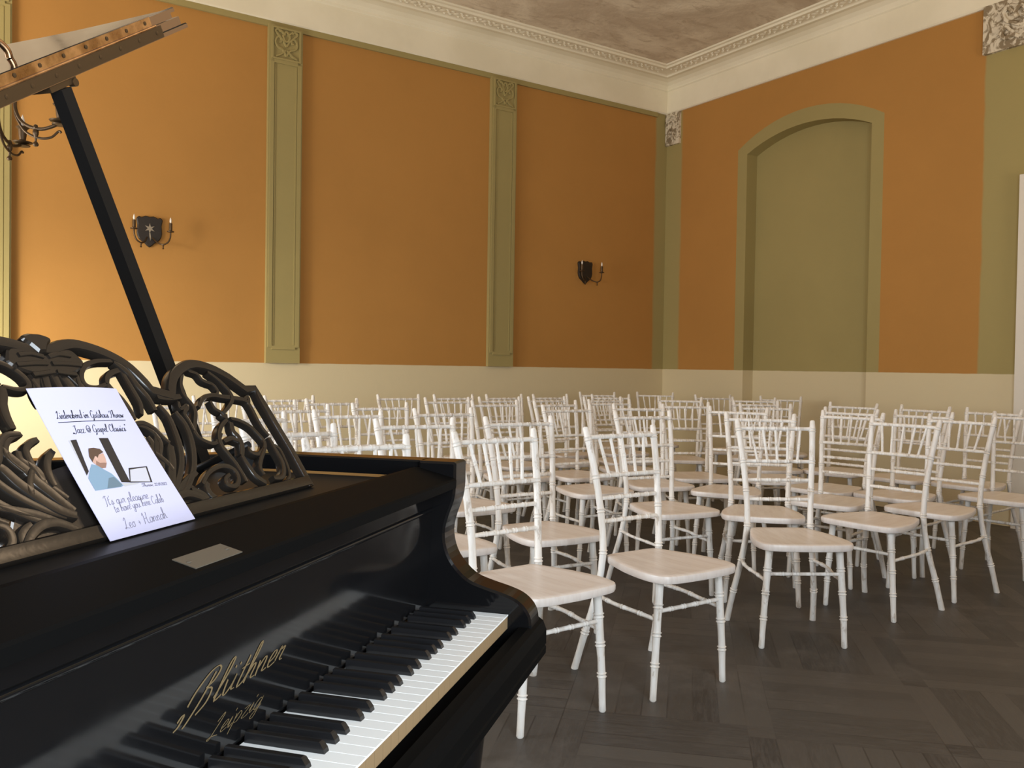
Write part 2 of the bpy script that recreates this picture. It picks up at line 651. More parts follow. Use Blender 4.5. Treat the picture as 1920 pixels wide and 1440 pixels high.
# cornice: frieze, cove and ornament band, mitred round the room
PROF = [(0, ZC), (.020, ZC), (.032, ZC + .012), (.030, 4.262), (.046, 4.272), (.048, 4.286), (.070, 4.312), (.110, 4.336), (.170, 4.347), (.205, 4.346), (.212, 4.335), (.235, 4.335), (.243, 4.347), (.255, 4.352), (.375, 4.356), (.383, 4.345), (.410, 4.345), (.418, 4.362), (.440, 4.366), (.445, ZT)]


def cornice(name, wall, label):
    mb_ = MB()
    rings = []
    for end in (0, 1):
        ring = []
        for p, z in PROF:
            if wall == 'left':
                ring.append(((XN + p) if end == 0 else (XW - p), YW - p, z))
            elif wall == 'right':
                ring.append((XW - p, (YW - p) if end == 0 else (YN + p), z))
            elif wall == 'rear':
                ring.append(((XW - p) if end == 0 else (XN + p), YN + p, z))
            else:
                ring.append((XN + p, (YN + p) if end == 0 else (YW - p), z))
        rings.append(ring)
    n = len(PROF)
    mb_.add(rings[0] + rings[1], [(i, i + 1, n + i + 1, n + i) for i in range(n - 1)])
    if wall in ('left', 'right'):                       # moulded leaf ornament in the band
        random.seed(5)
        L = (XW - XN if wall == 'left' else YW - YN) - 1.0
        st_ = 0.145
        for i in range(int(L / st_)):
            d = 0.45 + i * st_
            for p_, dd, ra, rb in ((.315, 0, .030, .040), (.285, .05, .016, .022), (.345, .05, .016, .022), (.315, .085, .014, .018), (.28, -.035, .012, .02), (.35, -.035, .012, .02)):
                vs, nn = [], 8
                for k in range(nn):
                    a_ = 2 * pi * k / nn
                    qq, ll = p_ + ra * cos(a_), d + dd + rb * sin(a_)
                    vs.append((XW - ll, YW - qq, 4.3555) if wall == 'left' else (XW - qq, YW - ll, 4.3555))
                vs.append((XW - d - dd, YW - p_, 4.338) if wall == 'left' else (XW - p_, YW - d - dd, 4.338))
                mb_.add(vs, [(k, (k + 1) % nn, nn) for k in range(nn)], 0, True)
    struct(name, mb_, M['cream'], label)


cornice('trim_1', 'left', 'cream cornice along the long orange wall')
cornice('trim_2', 'right', 'cream cornice above the arched niche')
cornice('trim_3', 'rear', 'cream cornice of the rear wall')
cornice('trim_4', 'side', 'cream cornice of the side wall')
mb = MB()
mb.box(XN, XW - .16, YW - .022, YW, ZC - .048, ZC)
struct('trim_5', mb, M['green'], 'narrow green moulding under the cornice of the long wall')


def pilaster(idx, x0, label):
    x1 = x0 + 0.292
    y = YW - 0.042
    mb_ = MB()
    mb_.box(x0, x1, y, YW, ZD, ZC - .03)
    # raised rim round the sunk panel
    fx0, fx1, z0, z1 = x0 + .045, x1 - .045, ZD + .145, 3.67
    for a_, b_, c_, d_ in ((x0 + .012, fx0, z0 - .012, z1 + .012), (fx1, x1 - .012, z0 - .012, z1 + .012)):
        mb_.box(a_, b_, y - .010, y, c_, d_)
    mb_.box(fx0, fx1, y - .010, y, z0 - .03, z0)
    mb_.box(fx0, fx1, y - .010, y, z1, z1 + .03)
    for a_, b_ in ((fx0 + .006, fx0 + .016), (fx1 - .016, fx1 - .006)):
        mb_.box(a_, b_, y - .005, y, z0 + .01, z1 - .01)
    p_ = struct('trim_%d' % idx, mb_, M['green'], label)
    # carved capital panel
    cb = MB()
    cx, cz = (x0 + x1) / 2, 3.835
    f_ = lambda X_, Z_, h: (cx + X_, y - h, cz + Z_)
    for a_, b_, c_, d_ in ((-.125, -.110, -.135, .135), (.110, .125, -.135, .135), (-.11, .11, -.135, -.12), (-.11, .11, .12, .135)):
        cb.box(cx + a_, cx + b_, y - .016, y, cz + c_, cz + d_)
    for s in (-1, 1):
        for pts in ([(0, -.10), (.03, -.05), (.075, -.03), (.095, .01), (.075, .05), (.045, .045), (.045, .015), (.06, .015)],
                    [(0, -.02), (.03, .03), (.07, .07), (.095, .10), (.07, .115), (.05, .095)],
                    [(0, .11), (.028, .07), (.018, .035), (0, .02)], [(.005, -.05), (.05, -.09), (.09, -.11)], [(.01, .075), (.04, .10), (.055, .115)]):
            q = cr([(s * a_, b_) for a_, b_ in pts], 4)
            cb.ribbon(q, [.016] * len(q), f_, 0, .014)
    o_ = cb.build('capital', M['green'], p_)


pilaster(6, 2.284, 'green relief pilaster between the two wide orange panels')
pilaster(7, 4.476, 'green relief pilaster nearest the room corner')
pilaster(8, 0.143, 'green pilaster at the left edge behind the piano')

# stumps of bare plaster ornament on the end wall
mb = MB()
mb.box(XW - .03, XW, 6.985, 7.20, 3.665, ZC)
f_ = lambda Y_, Z_, h: (XW - .03 - h, 7.09 + Y_, 3.84 + Z_)
for pts in ([(-.06, -.12), (-.02, -.05), (-.05, .03), (0, .09), (.05, .03), (.02, -.05), (.06, -.12)], [(-.07, .02), (-.08, .10), (0, .14), (.08, .10), (.07, .02)]):
    q = cr(pts, 4)
    mb.ribbon(q, [.022] * len(q), f_, 0, .02)
struct('trim_9', mb, M['stained'], 'small bare plaster ornament in the room corner')
mb = MB()
mb.box(XW - .035, XW, 3.02, 3.655, 3.655, ZC + .01)
f_ = lambda Y_, Z_, h: (XW - .035 - h, 3.37 + Y_, 3.83 + Z_)
random.seed(3)
for s in (-1, 1):
    for pts in ([(0, -.12), (.05, -.09), (.11, -.10), (.14, -.05), (.10, -.02), (.07, -.05)], [(0, -.03), (.05, 0), (.10, .03), (.13, .09), (.09, .12), (.06, .08)], [(0, .12), (.04, .08), (.02, .03)]):
        q = cr([(s * a_, b_) for a_, b_ in pts], 4)
        mb.ribbon(q, [.028] * len(q), f_, 0, .022)
struct('trim_10', mb, M['stained'], 'bare stained plaster capital at the upper right corner')
mb = MB()
mb.box(XW - .03, XW, 2.14, 3.215, 0, 2.54)
mb.box(XW - .065, XW, 3.215, 3.335, 0, 2.54)
mb.box(XW - .065, XW, 2.02, 2.14, 0, 2.54)
mb.box(XW - .065, XW, 2.02, 3.335, 2.54, 2.665)
struct('door_1', mb, M['white_paint'], 'white door casing at the right edge of the end wall')

# ------------------------------------------------------------------ handwriting: single-stroke letters (x right, y up, capital height 1)
GL = {
    'a': (.42, [[(.34, .38), (.2, .46), (.04, .3), (.03, .08), (.15, 0), (.3, .14), (.36, .44), (.33, .1), (.42, .02)]]),
    'b': (.42, [[(0, .05), (.12, .6), (.16, 1.0), (.08, .95), (.05, .3), (.1, .02), (.25, .02), (.33, .25), (.22, .42), (.1, .3)]]),
    'c': (.36, [[(.32, .36), (.22, .46), (.06, .32), (.04, .1), (.16, 0), (.36, .08)]]),
    'd': (.46, [[(.32, .36), (.18, .45), (.03, .28), (.04, .06), (.16, .0), (.3, .2), (.40, 1.0), (.34, .9), (.34, .1), (.46, .02)]]),
    'e': (.34, [[(.04, .16), (.22, .26), (.24, .42), (.12, .44), (.03, .24), (.1, .02), (.34, .08)]]),
    'f': (.34, [[(.0, .1), (.22, .6), (.26, .98), (.16, .9), (.1, -.35), (.2, -.2), (.14, .05), (.34, .1)]]),
    'g': (.42, [[(.32, .36), (.18, .45), (.04, .28), (.05, .06), (.18, 0), (.32, .3), (.34, .42), (.28, -.3), (.12, -.38), (.08, -.2), (.42, .08)]]),
    'h': (.44, [[(0, .05), (.16, .6), (.2, 1.0), (.1, .92), (.06, 0)], [(.07, .2), (.2, .42), (.3, .38), (.28, .06), (.44, .04)]]),
    'i': (.24, [[(.0, .14), (.08, .44), (.07, .08), (.13, 0), (.24, .1)], [(.10, .64), (.13, .74)]]),
    'l': (.28, [[(0, .1), (.18, .6), (.22, 1.0), (.1, .9), (.06, .1), (.12, 0), (.28, .08)]]),
    'm': (.66, [[(.02, .42), (.06, 0)], [(.06, .2), (.18, .44), (.26, .36), (.26, 0)], [(.27, .2), (.4, .44), (.48, .36), (.48, .04), (.66, .06)]]),
    'n': (.46, [[(.02, .42), (.06, 0)], [(.06, .2), (.2, .44), (.3, .36), (.29, .04), (.46, .06)]]),
    'o': (.4, [[(.24, .44), (.08, .36), (.04, .12), (.16, 0), (.3, .12), (.3, .34), (.2, .44), (.4, .4)]]),
    'p': (.42, [[(.04, .44), (.06, .1), (.04, -.36)], [(.06, .2), (.2, .45), (.34, .3), (.26, .04), (.1, .04)]]),
    'r': (.34, [[(.0, .1), (.08, .46), (.12, .38), (.26, .42), (.2, .08), (.34, .04)]]),
    's': (.34, [[(.0, .06), (.18, .46), (.16, .34), (.28, .12), (.16, 0), (.04, .04), (.34, .1)]]),
    't': (.3, [[(.16, .8), (.1, .1), (.16, 0), (.3, .08)], [(.02, .5), (.28, .54)]]),
    'u': (.46, [[(.02, .42), (.06, .08), (.16, 0), (.3, .2), (.33, .44), (.32, .08), (.46, .04)]]),
    'ü': (.46, [[(.02, .42), (.06, .08), (.16, 0), (.3, .2), (.33, .44), (.32, .08), (.46, .04)], [(.14, .66), (.15, .72)], [(.3, .68), (.31, .74)]]),
    'v': (.38, [[(.02, .42), (.14, .02), (.28, .44), (.38, .4)]]),
    'w': (.56, [[(.02, .42), (.1, .02), (.24, .36), (.32, .02), (.46, .44), (.56, .4)]]),
    'y': (.42, [[(.02, .42), (.08, .1), (.2, .06), (.32, .4), (.34, .44), (.26, -.3), (.1, -.38), (.08, -.2), (.42, .08)]]),
    'z': (.38, [[(.02, .4), (.28, .44), (.06, .02), (.3, -.02), (.38, .06)]]),
    'L': (.55, [[(.12, .7), (.3, .95), (.34, .8), (.2, .3), (.1, .02), (.0, .08), (.14, .12), (.5, .0)]]),
    'G': (.7, [[(.58, .8), (.4, .98), (.14, .7), (.08, .2), (.3, .0), (.52, .2), (.54, .48), (.5, -.2), (.32, -.34), (.6, .1)]]),
    'T': (.6, [[(.0, .7), (.1, .9), (.4, .88), (.62, .98)], [(.36, .88), (.26, .2), (.12, .0), (.02, .1)]]),
    'J': (.5, [[(.1, .85), (.3, .95), (.5, .9)], [(.36, .92), (.3, .1), (.14, -.12), (.0, .04)]]),
    'C': (.6, [[(.5, .78), (.36, .98), (.1, .68), (.06, .2), (.26, 0), (.56, .18)]]),
    'I': (.4, [[(.0, .75), (.2, .95), (.4, .9)], [(.26, .92), (.2, .0), (.06, -.1)]]),
    'H': (.75, [[(.05, .75), (.2, .95), (.14, .3), (.04, 0)], [(.6, .98), (.46, .4), (.5, 0), (.72, .06)], [(.08, .4), (.5, .5)]]),
    'B': (.75, [[(-.18, .30), (-.10, .62), (.12, .95), (.36, 1.04), (.52, .9), (.44, .66), (.26, .56), (.5, .44), (.5, .12), (.28, -.08)], [(.36, .9), (.24, .3), (.06, -.16), (-.02, -.25)], [(-.3, .0), (-.24, .12), (-.16, .1), (-.2, -.12), (-.3, -.2)]]),
    '&': (.7, [[(.62, .1), (.3, .0), (.06, .3), (.14, .75), (.42, .9), (.64, .6), (.56, .2), (.3, .14), (.24, .4), (.42, .6), (.5, .4), (.44, .1)]]),
    "'": (.12, [[(.06, .95), (.03, .78)]]),
    ',': (.16, [[(.06, .05), (.0, -.14)]]),
    '.': (.16, [[(.04, .0), (.06, .05)]]),
    '„': (.2, [[(.04, .08), (.0, -.1)], [(.14, .08), (.1, -.1)]]),
    '“': (.22, [[(.04, .95), (.0, .78)], [(.14, .95), (.1, .78)]]),
    '+': (.4, [[(.05, .25), (.33, .25)], [(.19, .42), (.19, .08)]]),
    '0': (.4, [[(.18, .8), (.04, .5), (.1, .04), (.26, .04), (.32, .5), (.18, .8)]]),
    '1': (.24, [[(.02, .55), (.16, .8), (.12, 0)]]),
    '2': (.4, [[(.04, .6), (.16, .8), (.3, .64), (.2, .34), (.02, .02), (.36, .04)]]),
    ' ': (.3, []),
}


def text_strokes(txt, p0, p1, size, slant=0.18):
    """strokes of a line of writing fitted between p0 and p1 (2-D), letter height size"""
    tot = sum(GL[c][0] for c in txt)
    L = hypot(p1[0] - p0[0], p1[1] - p0[1])
    ux, uy = (p1[0] - p0[0]) / L, (p1[1] - p0[1]) / L
    k = L / tot
    x = 0
    out = []
    for c in txt:
        w, st = GL[c]
        for s in st:
            q = cr(s, 4) if len(s) > 2 else s
            out.append([(p0[0] + ux * ((x + a_ + b_ * slant * .5) * k) - uy * b_ * size, p0[1] + uy * ((x + a_ + b_ * slant * .5) * k) + ux * b_ * size) for a_, b_ in q])
        x += w
    return out


def flat_stroke(mb_, pts, w, frame, h, mi=0, pen=0.5):
    """ink line with a broad-nib feel"""
    n = len(pts)
    vs = []
    for i in range(n):
        a_, c_ = pts[max(i - 1, 0)], pts[min(i + 1, n - 1)]
        dx, dy = c_[0] - a_[0], c_[1] - a_[1]
        L = hypot(dx, dy) or 1e-9
        ww = w * (pen + (1 - pen) * abs(dy) / L) / 2
        vs.append(frame(pts[i][0] - dy / L * ww, pts[i][1] + dx / L * ww, h))
        vs.append(frame(pts[i][0] + dy / L * ww, pts[i][1] - dx / L * ww, h))
    mb_.add(vs, [(2 * i, 2 * i + 1, 2 * i + 3, 2 * i + 2) for i in range(n - 1)], mi)


# ------------------------------------------------------------------ grand piano (local x = towards the treble, y = towards the tail)
PI_LOC, PI_RZ = (0.84504, 1.27219, 0.0), pi / 2 - 0.855507
piano = empty('grand_piano', PI_LOC, PI_RZ)
tag(piano, 'black grand piano with raised lid and carved music desk in the left foreground', 'piano')
KB = -1.222                                                # bass end of the keys; the treble end is 0

# rim
outer = [(.062, .172), (.062, .42)] + cr([(.062, .47), (.045, .535), (-.03, .615), (-.13, .70), (-.22, .80), (-.33, .95), (-.43, 1.12), (-.52, 1.32), (-.62, 1.52), (-.75, 1.71), (-.90, 1.82), (-1.08, 1.845), (-1.21, 1.775), (-1.28, 1.64)], 4) + [(-1.284, 1.5), (-1.284, .172)]
inner = []
for i, p in enumerate(outer):
    a_, c_ = outer[max(i - 1, 0)], outer[min(i + 1, len(outer) - 1)]
    dx, dy = c_[0] - a_[0], c_[1] - a_[1]
    L = hypot(dx, dy)
    inner.append((p[0] - dy / L * .052, p[1] + dx / L * .052))
mb = MB()
n = len(outer)


def strip(A, za, B, zb, mi):
    mb.add([(x, y, za) for x, y in A] + [(x, y, zb) for x, y in B], [(i, i + 1, len(A) + i + 1, len(A) + i) for i in range(len(A) - 1)], mi, True)


ins = [(o_[0] + (i_[0] - o_[0]) * .06, o_[1] + (i_[1] - o_[1]) * .06) for o_, i_ in zip(outer, inner)]
ins2 = [(o_[0] + (i_[0] - o_[0]) * .94, o_[1] + (i_[1] - o_[1]) * .94) for o_, i_ in zip(outer, inner)]
strip(outer, .62, outer, .984, 0)
strip(outer, .984, ins, .987, 0)
strip(ins, .987, ins2, .987, 0)
strip(ins2, .987, inner, .984, 0)
strip(inner, .984, inner, .957, 0)
strip(inner, .957, inner, .62, 1)
strip(inner, .62, outer, .62, 0)
for e in (0, -1):
    o_, i_ = outer[e], inner[e]
    mb.add([(o_[0], o_[1], .62), (o_[0], o_[1], .985), (i_[0], i_[1], .985), (i_[0], i_[1], .62)], [(0, 1, 2, 3)], 0)
mb.build('rim', [M['black'], M['veneer']], piano)

# arms beside the keys: scrolled outline
PROF_ARM = [(.175, .987), (.108, .987), (.103, .984), (.103, .944), (.1065, .918), (.118, .885), (.1235, .857), (.119, .828), (.105, .802), (.078, .777), (.046, .7655), (.013, .757), (-.012, .748), (-.029, .735), (-.039, .719), (-.0415, .704), (-.0415, .64), (.175, .64)]
prof = cr(PROF_ARM[3:16], 3)
prof = PROF_ARM[:3] + prof + PROF_ARM[16:]
for x0, x1 in ((.001, .064), (KB - .064, KB - .001)):
    mb = MB()
    c = [(x0 + x1) / 2, (x1 - x0) / 2]
    ar_ = sum(prof[i][0] * prof[(i + 1) % len(prof)][1] - prof[(i + 1) % len(prof)][0] * prof[i][1] for i in range(len(prof)))
    full = prof if ar_ > 0 else prof[::-1]
    ipoly = inset(full, .004)
    k_ = len(full)
    rings = [(x0, ipoly), (x0 + .004, full), (x1 - .006, full), (x1, ipoly)]
    vs = [(x, y, z) for x, pl in rings for y, z in pl]
    fs = [(r * k_ + i, r * k_ + (i + 1) % k_, (r + 1) * k_ + (i + 1) % k_, (r + 1) * k_ + i) for r in range(3) for i in range(k_)]
    fs += [tuple(range(k_))[::-1], tuple(range(3 * k_, 4 * k_))]
    mb.add(vs, fs)
    mb.build('arm', M['black'], piano)

# key bed and key slip with a sunk panel
mb = MB()
mb.box(KB - .064, .064, -.030, .20, .628, .66)
mb.box(KB - .064, .064, .20, 1.0, .625, .66)
mb.build('key_bed', M['black_satin'], piano)
mb = MB()
sl = [(-.020, .634), (-.052, .634), (-.0525, .646), (-.050, .649), (-.0525, .652), (-.0525, .678), (-.046, .694), (-.037, .700), (-.020, .700)]
mb.prism(sl, lambda y, z, h: (h, y, z), KB - .074, .076)
mb.build('key_slip', M['black_worn'], piano)

# keys
wk, bk = None, None
mbk = MB()
W_ = .0235
mbk.box(.0007, W_ - .0007, 0.001, .152, .6960, .7185, 1)
pl = [(.0005, 0), (W_ - .0005, 0), (W_ - .0005, .152), (.0005, .152)]
mbk.prism(pl, xyz, .7185, .7208, 0, .0003)
white_me = mbk.mesh('white_key', [M['ivory'], M['keywood']])
mbk = MB()
vs = []
for hw, y0, y1, z in ((.0056, .0475, .150, .7205), (.0054, .0490, .150, .7255), (.0047, .0535, .150, .7318), (.0036, .0555, .150, .7330)):
    vs += [(-hw, y0, z), (hw, y0, z), (hw, y1, z), (-hw, y1, z)]
fs = [(r * 4 + i, r * 4 + (i + 1) % 4, r * 4 + 4 + (i + 1) % 4, r * 4 + 4 + i) for r in range(3) for i in range(4)] + [(0, 1, 2, 3), (12, 13, 14, 15)]
mbk.add(vs, fs)
black_me = mbk.mesh('black_key', M['ebony'])
for i in range(52):
    o = link('white_key', white_me, piano)
    o.location = (KB + i * W_, 0, 0)
    nt = 'ABCDEFG'[i % 7]
    if nt in 'ACDFG' and i < 51:
        q = link('black_key', black_me, piano)
        q.location = (KB + (i + 1) * W_ + {'C': -.0028, 'D': .0028, 'F': -.0035, 'G': 0, 'A': .0035}[nt], 0, 0)

# fallboard with the maker's gold script
FB = cr([(.156, .722), (.1540, .76), (.1517, .80), (.1493, .84), (.1468, .885), (.1458, .912), (.1450, .934)], 4)
mb = MB()
mb.prism(FB + [(.145, .940), (.20, .940), (.20, .722)], lambda y, z, h: (h, y, z), KB, -.0005)
mb.tube([(KB, .1455, .900), (-.0005, .1455, .900)], .0042, 12)
fall = mb.build('fallboard', M['black'], piano)


def fb(x, z, h):
    for (y0, z0), (y1, z1) in zip(FB, FB[1:]):
        if z0 <= z <= z1:
            return (x, y0 + (y1 - y0) * (z - z0) / (z1 - z0) - .0006 - h, z)
    return (x, FB[0][0] - .001, z)


mb = MB()
for st in text_strokes('Blüthner', (-.700, .7905), (-.513, .7905), .036, 1.1):
    flat_stroke(mb, st, .0034, fb, 0, 0, .3)
for st in text_strokes('Leipzig', (-.665, .749), (-.557, .749), .021, 1.1):
    flat_stroke(mb, st, .0016, fb, 0, 0, .3)
mb.build('maker_lettering', M['gold_leaf'], fall)

# slip board above the fallboard, music shelf
mb = MB()
mb.prism([(.101, .941), (.1005, .955), (.103, .958), (.174, .9752), (.182, .9755), (.188, .972), (.190, .94)], lambda y, z, h: (h, y, z), KB, -.0005)
slip = mb.build('slip_board', M['black_worn'], piano)
mb = MB()
zz = lambda y: .9577 + (y - .103) * .2424
mb.add([(x, y, zz(y) + h) for h in (0, .0012) for x, y in ((-.748, .109), (-.668, .109), (-.668, .136), (-.748, .136))], [(0, 1, 2, 3), (4, 5, 6, 7), (0, 1, 5, 4), (1, 2, 6, 5), (2, 3, 7, 6), (3, 0, 4, 7)], 0)
for x in (-.740, -.676):
    mb.lathe([(.0025, 0), (.0025, .0006), (0, .0009)], (x, .1225, zz(.1225) + .0012), 8, 0)
mb.build('lock_plate', M['nickel'], slip)
mb = MB()
mb.box(KB + .012, -.012, .190, .60, .938, .955)
mb.build('music_shelf', M['black_satin'], piano)

# iron plate, soundboard, strings
mb = MB()
inn = [p for p in inner if p[1] > .25]
mb.prism([(x, y) for x, y in inn], xyz, .80, .806)
mb.build('soundboard', M['veneer'], piano)
mb = MB()
mb.box(KB + .02, -.03, .44, .50, .885, .915)
for x in (-1.05, -.8, -.55, -.32):
    mb.tube([(x, .5, .90), (x + .02, 1.0 + .35 * (-.1 - x), .885), (x, 1.1 + .5 * (-.1 - x), .85)], .014, 8)
mb.build('iron_plate', M['plate'], piano)
mb = MB()
random.seed(8)
for i in range(120):
    x = KB + .03 + i * (1.14 / 120)
    ye = .62 + 1.05 * max(0, min(1, (-.12 - x) / 1.0)) ** .85
    mb.tube([(x, .47, .9175), (x - .01, ye, .905)], .0006, 3)
tag(mb.build('strings', M['steel'], piano), kind='stuff')

# legs with casters
mb = MB()
mb.lathe([(.055, .0), (.06, .02), (.06, .05), (.045, .06), (.038, .10), (.05, .2), (.065, .36), (.075, .46), (.06, .49), (.068, .505), (.068, .525), (.055, .54), (.075, .56), (.08, .57)], (0, 0, .062), 24)
leg_me = mb.mesh('leg', M['black'])
mb = MB()
mb.tube([(-.012, 0, .028), (.012, 0, .028)], .028, 16)
mb.box(-.02, -.014, -.012, .012, .02, .066)
mb.box(.014, .02, -.012, .012, .02, .066)
cast_me = mb.mesh('caster', M['brass'])
for x, y in ((-.06, .10), (KB + .06, .10), (-1.06, 1.62)):
    o = link('leg', leg_me, piano)
    o.location = (x, y, 0)
    q = link('caster', cast_me, o)
mb = MB()
for x in (-.72, -.50):
    mb.tube([(x, .30, .63), (x + (-.61 - x) * .3, .30, .4), (x + (-.61 - x) * .5, .30, .13)], .016, 10)
mb.box(-.76, -.46, .24, .36, .07, .13)
mb.build('pedal_lyre', M['black'], piano)
for x in (-.66, -.56):
    mb = MB()
    mb.prism([(x - .012, .25), (x - .018, .14), (x, .115), (x + .018, .14), (x + .012, .25)], xyz, .078, .086, 0, .002)
    mb.build('pedal', M['brass'], piano)

# music desk: carved fretwork leaning back on the shelf
AC, K_ = -.605, 2 / 3
HY = sqrt(1 + K_ * K_)


def dk(x, s, h):
    return (AC + x, .288 + (s * K_ - h) / HY, .957 + (s + h * K_) / HY)


OUT=[(0.02,0.2704),(0.04,0.2764),(0.064,0.2788),(0.093,0.2728),(0.12,0.262),(0.145,0.2452),(0.16,0.2235),(0.172,0.1971),(0.193,0.1971),(0.2,0.2055),(0.213,0.2199),(0.23,0.232),(0.253,0.2428),(0.28,0.25),(0.309,0.2488),(0.341,0.2392),(0.369,0.2235),(0.394,0.2019),(0.428,0.2031),(0.428,0.1683),(0.43,0.1214),(0.432,0.0721),(0.429,0.0)]
WS=[(9,[(0.249,0.2235),(0.235,0.2091),(0.227,0.1935),(0.228,0.1827),(0.233,0.1683),(0.229,0.1562),(0.216,0.1406),(0.205,0.1274),(0.209,0.1142),(0.226,0.1046),(0.244,0.1058),(0.264,0.119)]),(8,[(0.269,0.2296),(0.286,0.2247),(0.29,0.2139),(0.299,0.2091),(0.311,0.2043),(0.314,0.1923),(0.303,0.1851)]),(9,[(0.313,0.2271),(0.327,0.2151),(0.337,0.2019),(0.342,0.1899),(0.339,0.1767),(0.319,0.1635),(0.295,0.1526)]),(10,[(0.245,0.1659),(0.269,0.1815),(0.295,0.1851),(0.318,0.1815),(0.348,0.1779),(0.374,0.1719),(0.378,0.1562),(0.376,0.1358),(0.377,0.1178),(0.383,0.1046)]),(8,[(0.282,0.1755),(0.282,0.1622),(0.292,0.155)]),(10,[(0.295,0.1406),(0.271,0.1298),(0.254,0.1154),(0.247,0.0998),(0.251,0.0841),(0.256,0.0673),(0.258,0.0481),(0.257,0.0349)]),(10,[(0.307,0.1418),(0.325,0.137),(0.344,0.1262),(0.354,0.1118),(0.36,0.0949),(0.349,0.0829),(0.325,0.0757),(0.31,0.0817),(0.311,0.0901)]),(14,[(0.303,0.1358),(0.296,0.1202),(0.301,0.1094),(0.298,0.0949),(0.284,0.0781)]),(10,[(0.258,0.1046),(0.279,0.1082),(0.293,0.1022)]),(10,[(0.161,0.0457),(0.183,0.0589),(0.21,0.0661),(0.233,0.0649),(0.246,0.0553),(0.244,0.0421),(0.229,0.0324),(0.212,0.0361),(0.214,0.0457),(0.23,0.0517)]),(12,[(0.284,0.0781),(0.286,0.0589),(0.291,0.0409),(0.306,0.0264)]),(10,[(0.351,0.0829),(0.326,0.0673),(0.31,0.0529),(0.31,0.0397)]),(12,[(0.38,0.101),(0.379,0.0793),(0.379,0.0565),(0.369,0.0397),(0.354,0.03),(0.332,0.0312)]),(8,[(0.385,0.0865),(0.393,0.0781),(0.391,0.0589),(0.386,0.0409),(0.376,0.0276),(0.358,0.0216)]),(8,[(0.204,0.1767),(0.2,0.1647),(0.218,0.1695),(0.215,0.1647),(0.203,0.1562),(0.204,0.143),(0.203,0.1274)]),(8,[(0.37,0.1743),(0.386,0.1791),(0.38,0.1683)]),(14,[(0.29,0.1538),(0.295,0.149),(0.302,0.1454)])]
CS=[(12,[(0.16,0.1731),(0.167,0.1538),(0.163,0.1274),(0.155,0.1022),(0.139,0.0781),(0.114,0.0553),(0.088,0.0397)]),(12,[(0.188,0.161),(0.194,0.1418),(0.191,0.1202),(0.18,0.0961),(0.162,0.0721),(0.136,0.0505),(0.112,0.0361)]),(12,[(0.165,0.1863),(0.189,0.1839),(0.216,0.1851)]),(9,[(0.115,0.2452),(0.089,0.2452),(0.065,0.2392),(0.049,0.2271),(0.043,0.2139),(0.049,0.2055),(0.064,0.2043),(0.081,0.2091)]),(10,[(0.084,0.2103),(0.092,0.2211),(0.107,0.2284),(0.125,0.232)]),(12,[(0.117,0.244),(0.132,0.2271),(0.137,0.2067),(0.145,0.1863),(0.146,0.1647)]),(14,[(0.083,0.2091),(0.086,0.1983),(0.093,0.1863),(0.097,0.1695),(0.097,0.1538)]),(10,[(0.124,0.2296),(0.125,0.2103),(0.126,0.1899),(0.125,0.1755),(0.117,0.161)]),(9,[(0.093,0.1466),(0.11,0.1466),(0.125,0.1358),(0.133,0.1202),(0.139,0.113)]),(12,[(-0.002,0.2223),(0.001,0.2019)]),(12,[(0.016,0.2235),(0.023,0.2007)]),(8,[(0.037,0.2235),(0.032,0.2007)]),(9,[(0.09,0.1466),(0.108,0.1418),(0.12,0.1298),(0.122,0.1142),(0.111,0.0998)]),(12,[(0.105,0.1262),(0.107,0.1142),(0.094,0.101),(0.093,0.0889),(0.104,0.0781)]),(10,[(0.101,0.101),(0.112,0.0865),(0.117,0.0733)])]
QS=[(14,[(0.073,0.0156),(0.091,0.0288),(0.106,0.0361),(0.124,0.0361),(0.141,0.0288),(0.153,0.0192)]),(12,[(0.085,0.0252),(0.101,0.0361),(0.119,0.0481),(0.142,0.0577),(0.163,0.0649)]),(16,[(0.074,0.0385),(0.088,0.0457),(0.102,0.0577),(0.114,0.0721),(0.126,0.0877),(0.135,0.1046),(0.139,0.1094)]),(16,[(0.073,0.0445),(0.083,0.0577),(0.093,0.0733),(0.102,0.0865),(0.107,0.0998),(0.117,0.1154),(0.127,0.1322)]),(11,[(0.072,0.0613),(0.084,0.0757),(0.095,0.0901),(0.096,0.1094),(0.094,0.1262),(0.083,0.1346),(0.071,0.1382)]),(12,[(0.082,0.0781),(0.083,0.0877),(0.08,0.101),(0.072,0.113),(0.06,0.1214)]),(12,[(0.173,0.0457),(0.166,0.0409),(0.165,0.0312),(0.17,0.0228),(0.178,0.018)]),(12,[(0.143,0.0144),(0.154,0.0192),(0.153,0.0288),(0.144,0.0361),(0.134,0.0397)])]
PAL=[(0.001,0.2524),(0.012,0.2524),(0.03,0.2596),(0.047,0.2608),(0.056,0.25),(0.059,0.2392),(0.043,0.2284),(0.028,0.2235),(0.018,0.2211),(0.004,0.2223),(-0.016,0.2235)]
LEAF=[(0.008,0.2824),(0.019,0.2788),(0.023,0.2728),(0.014,0.2656),(0.006,0.2548)]
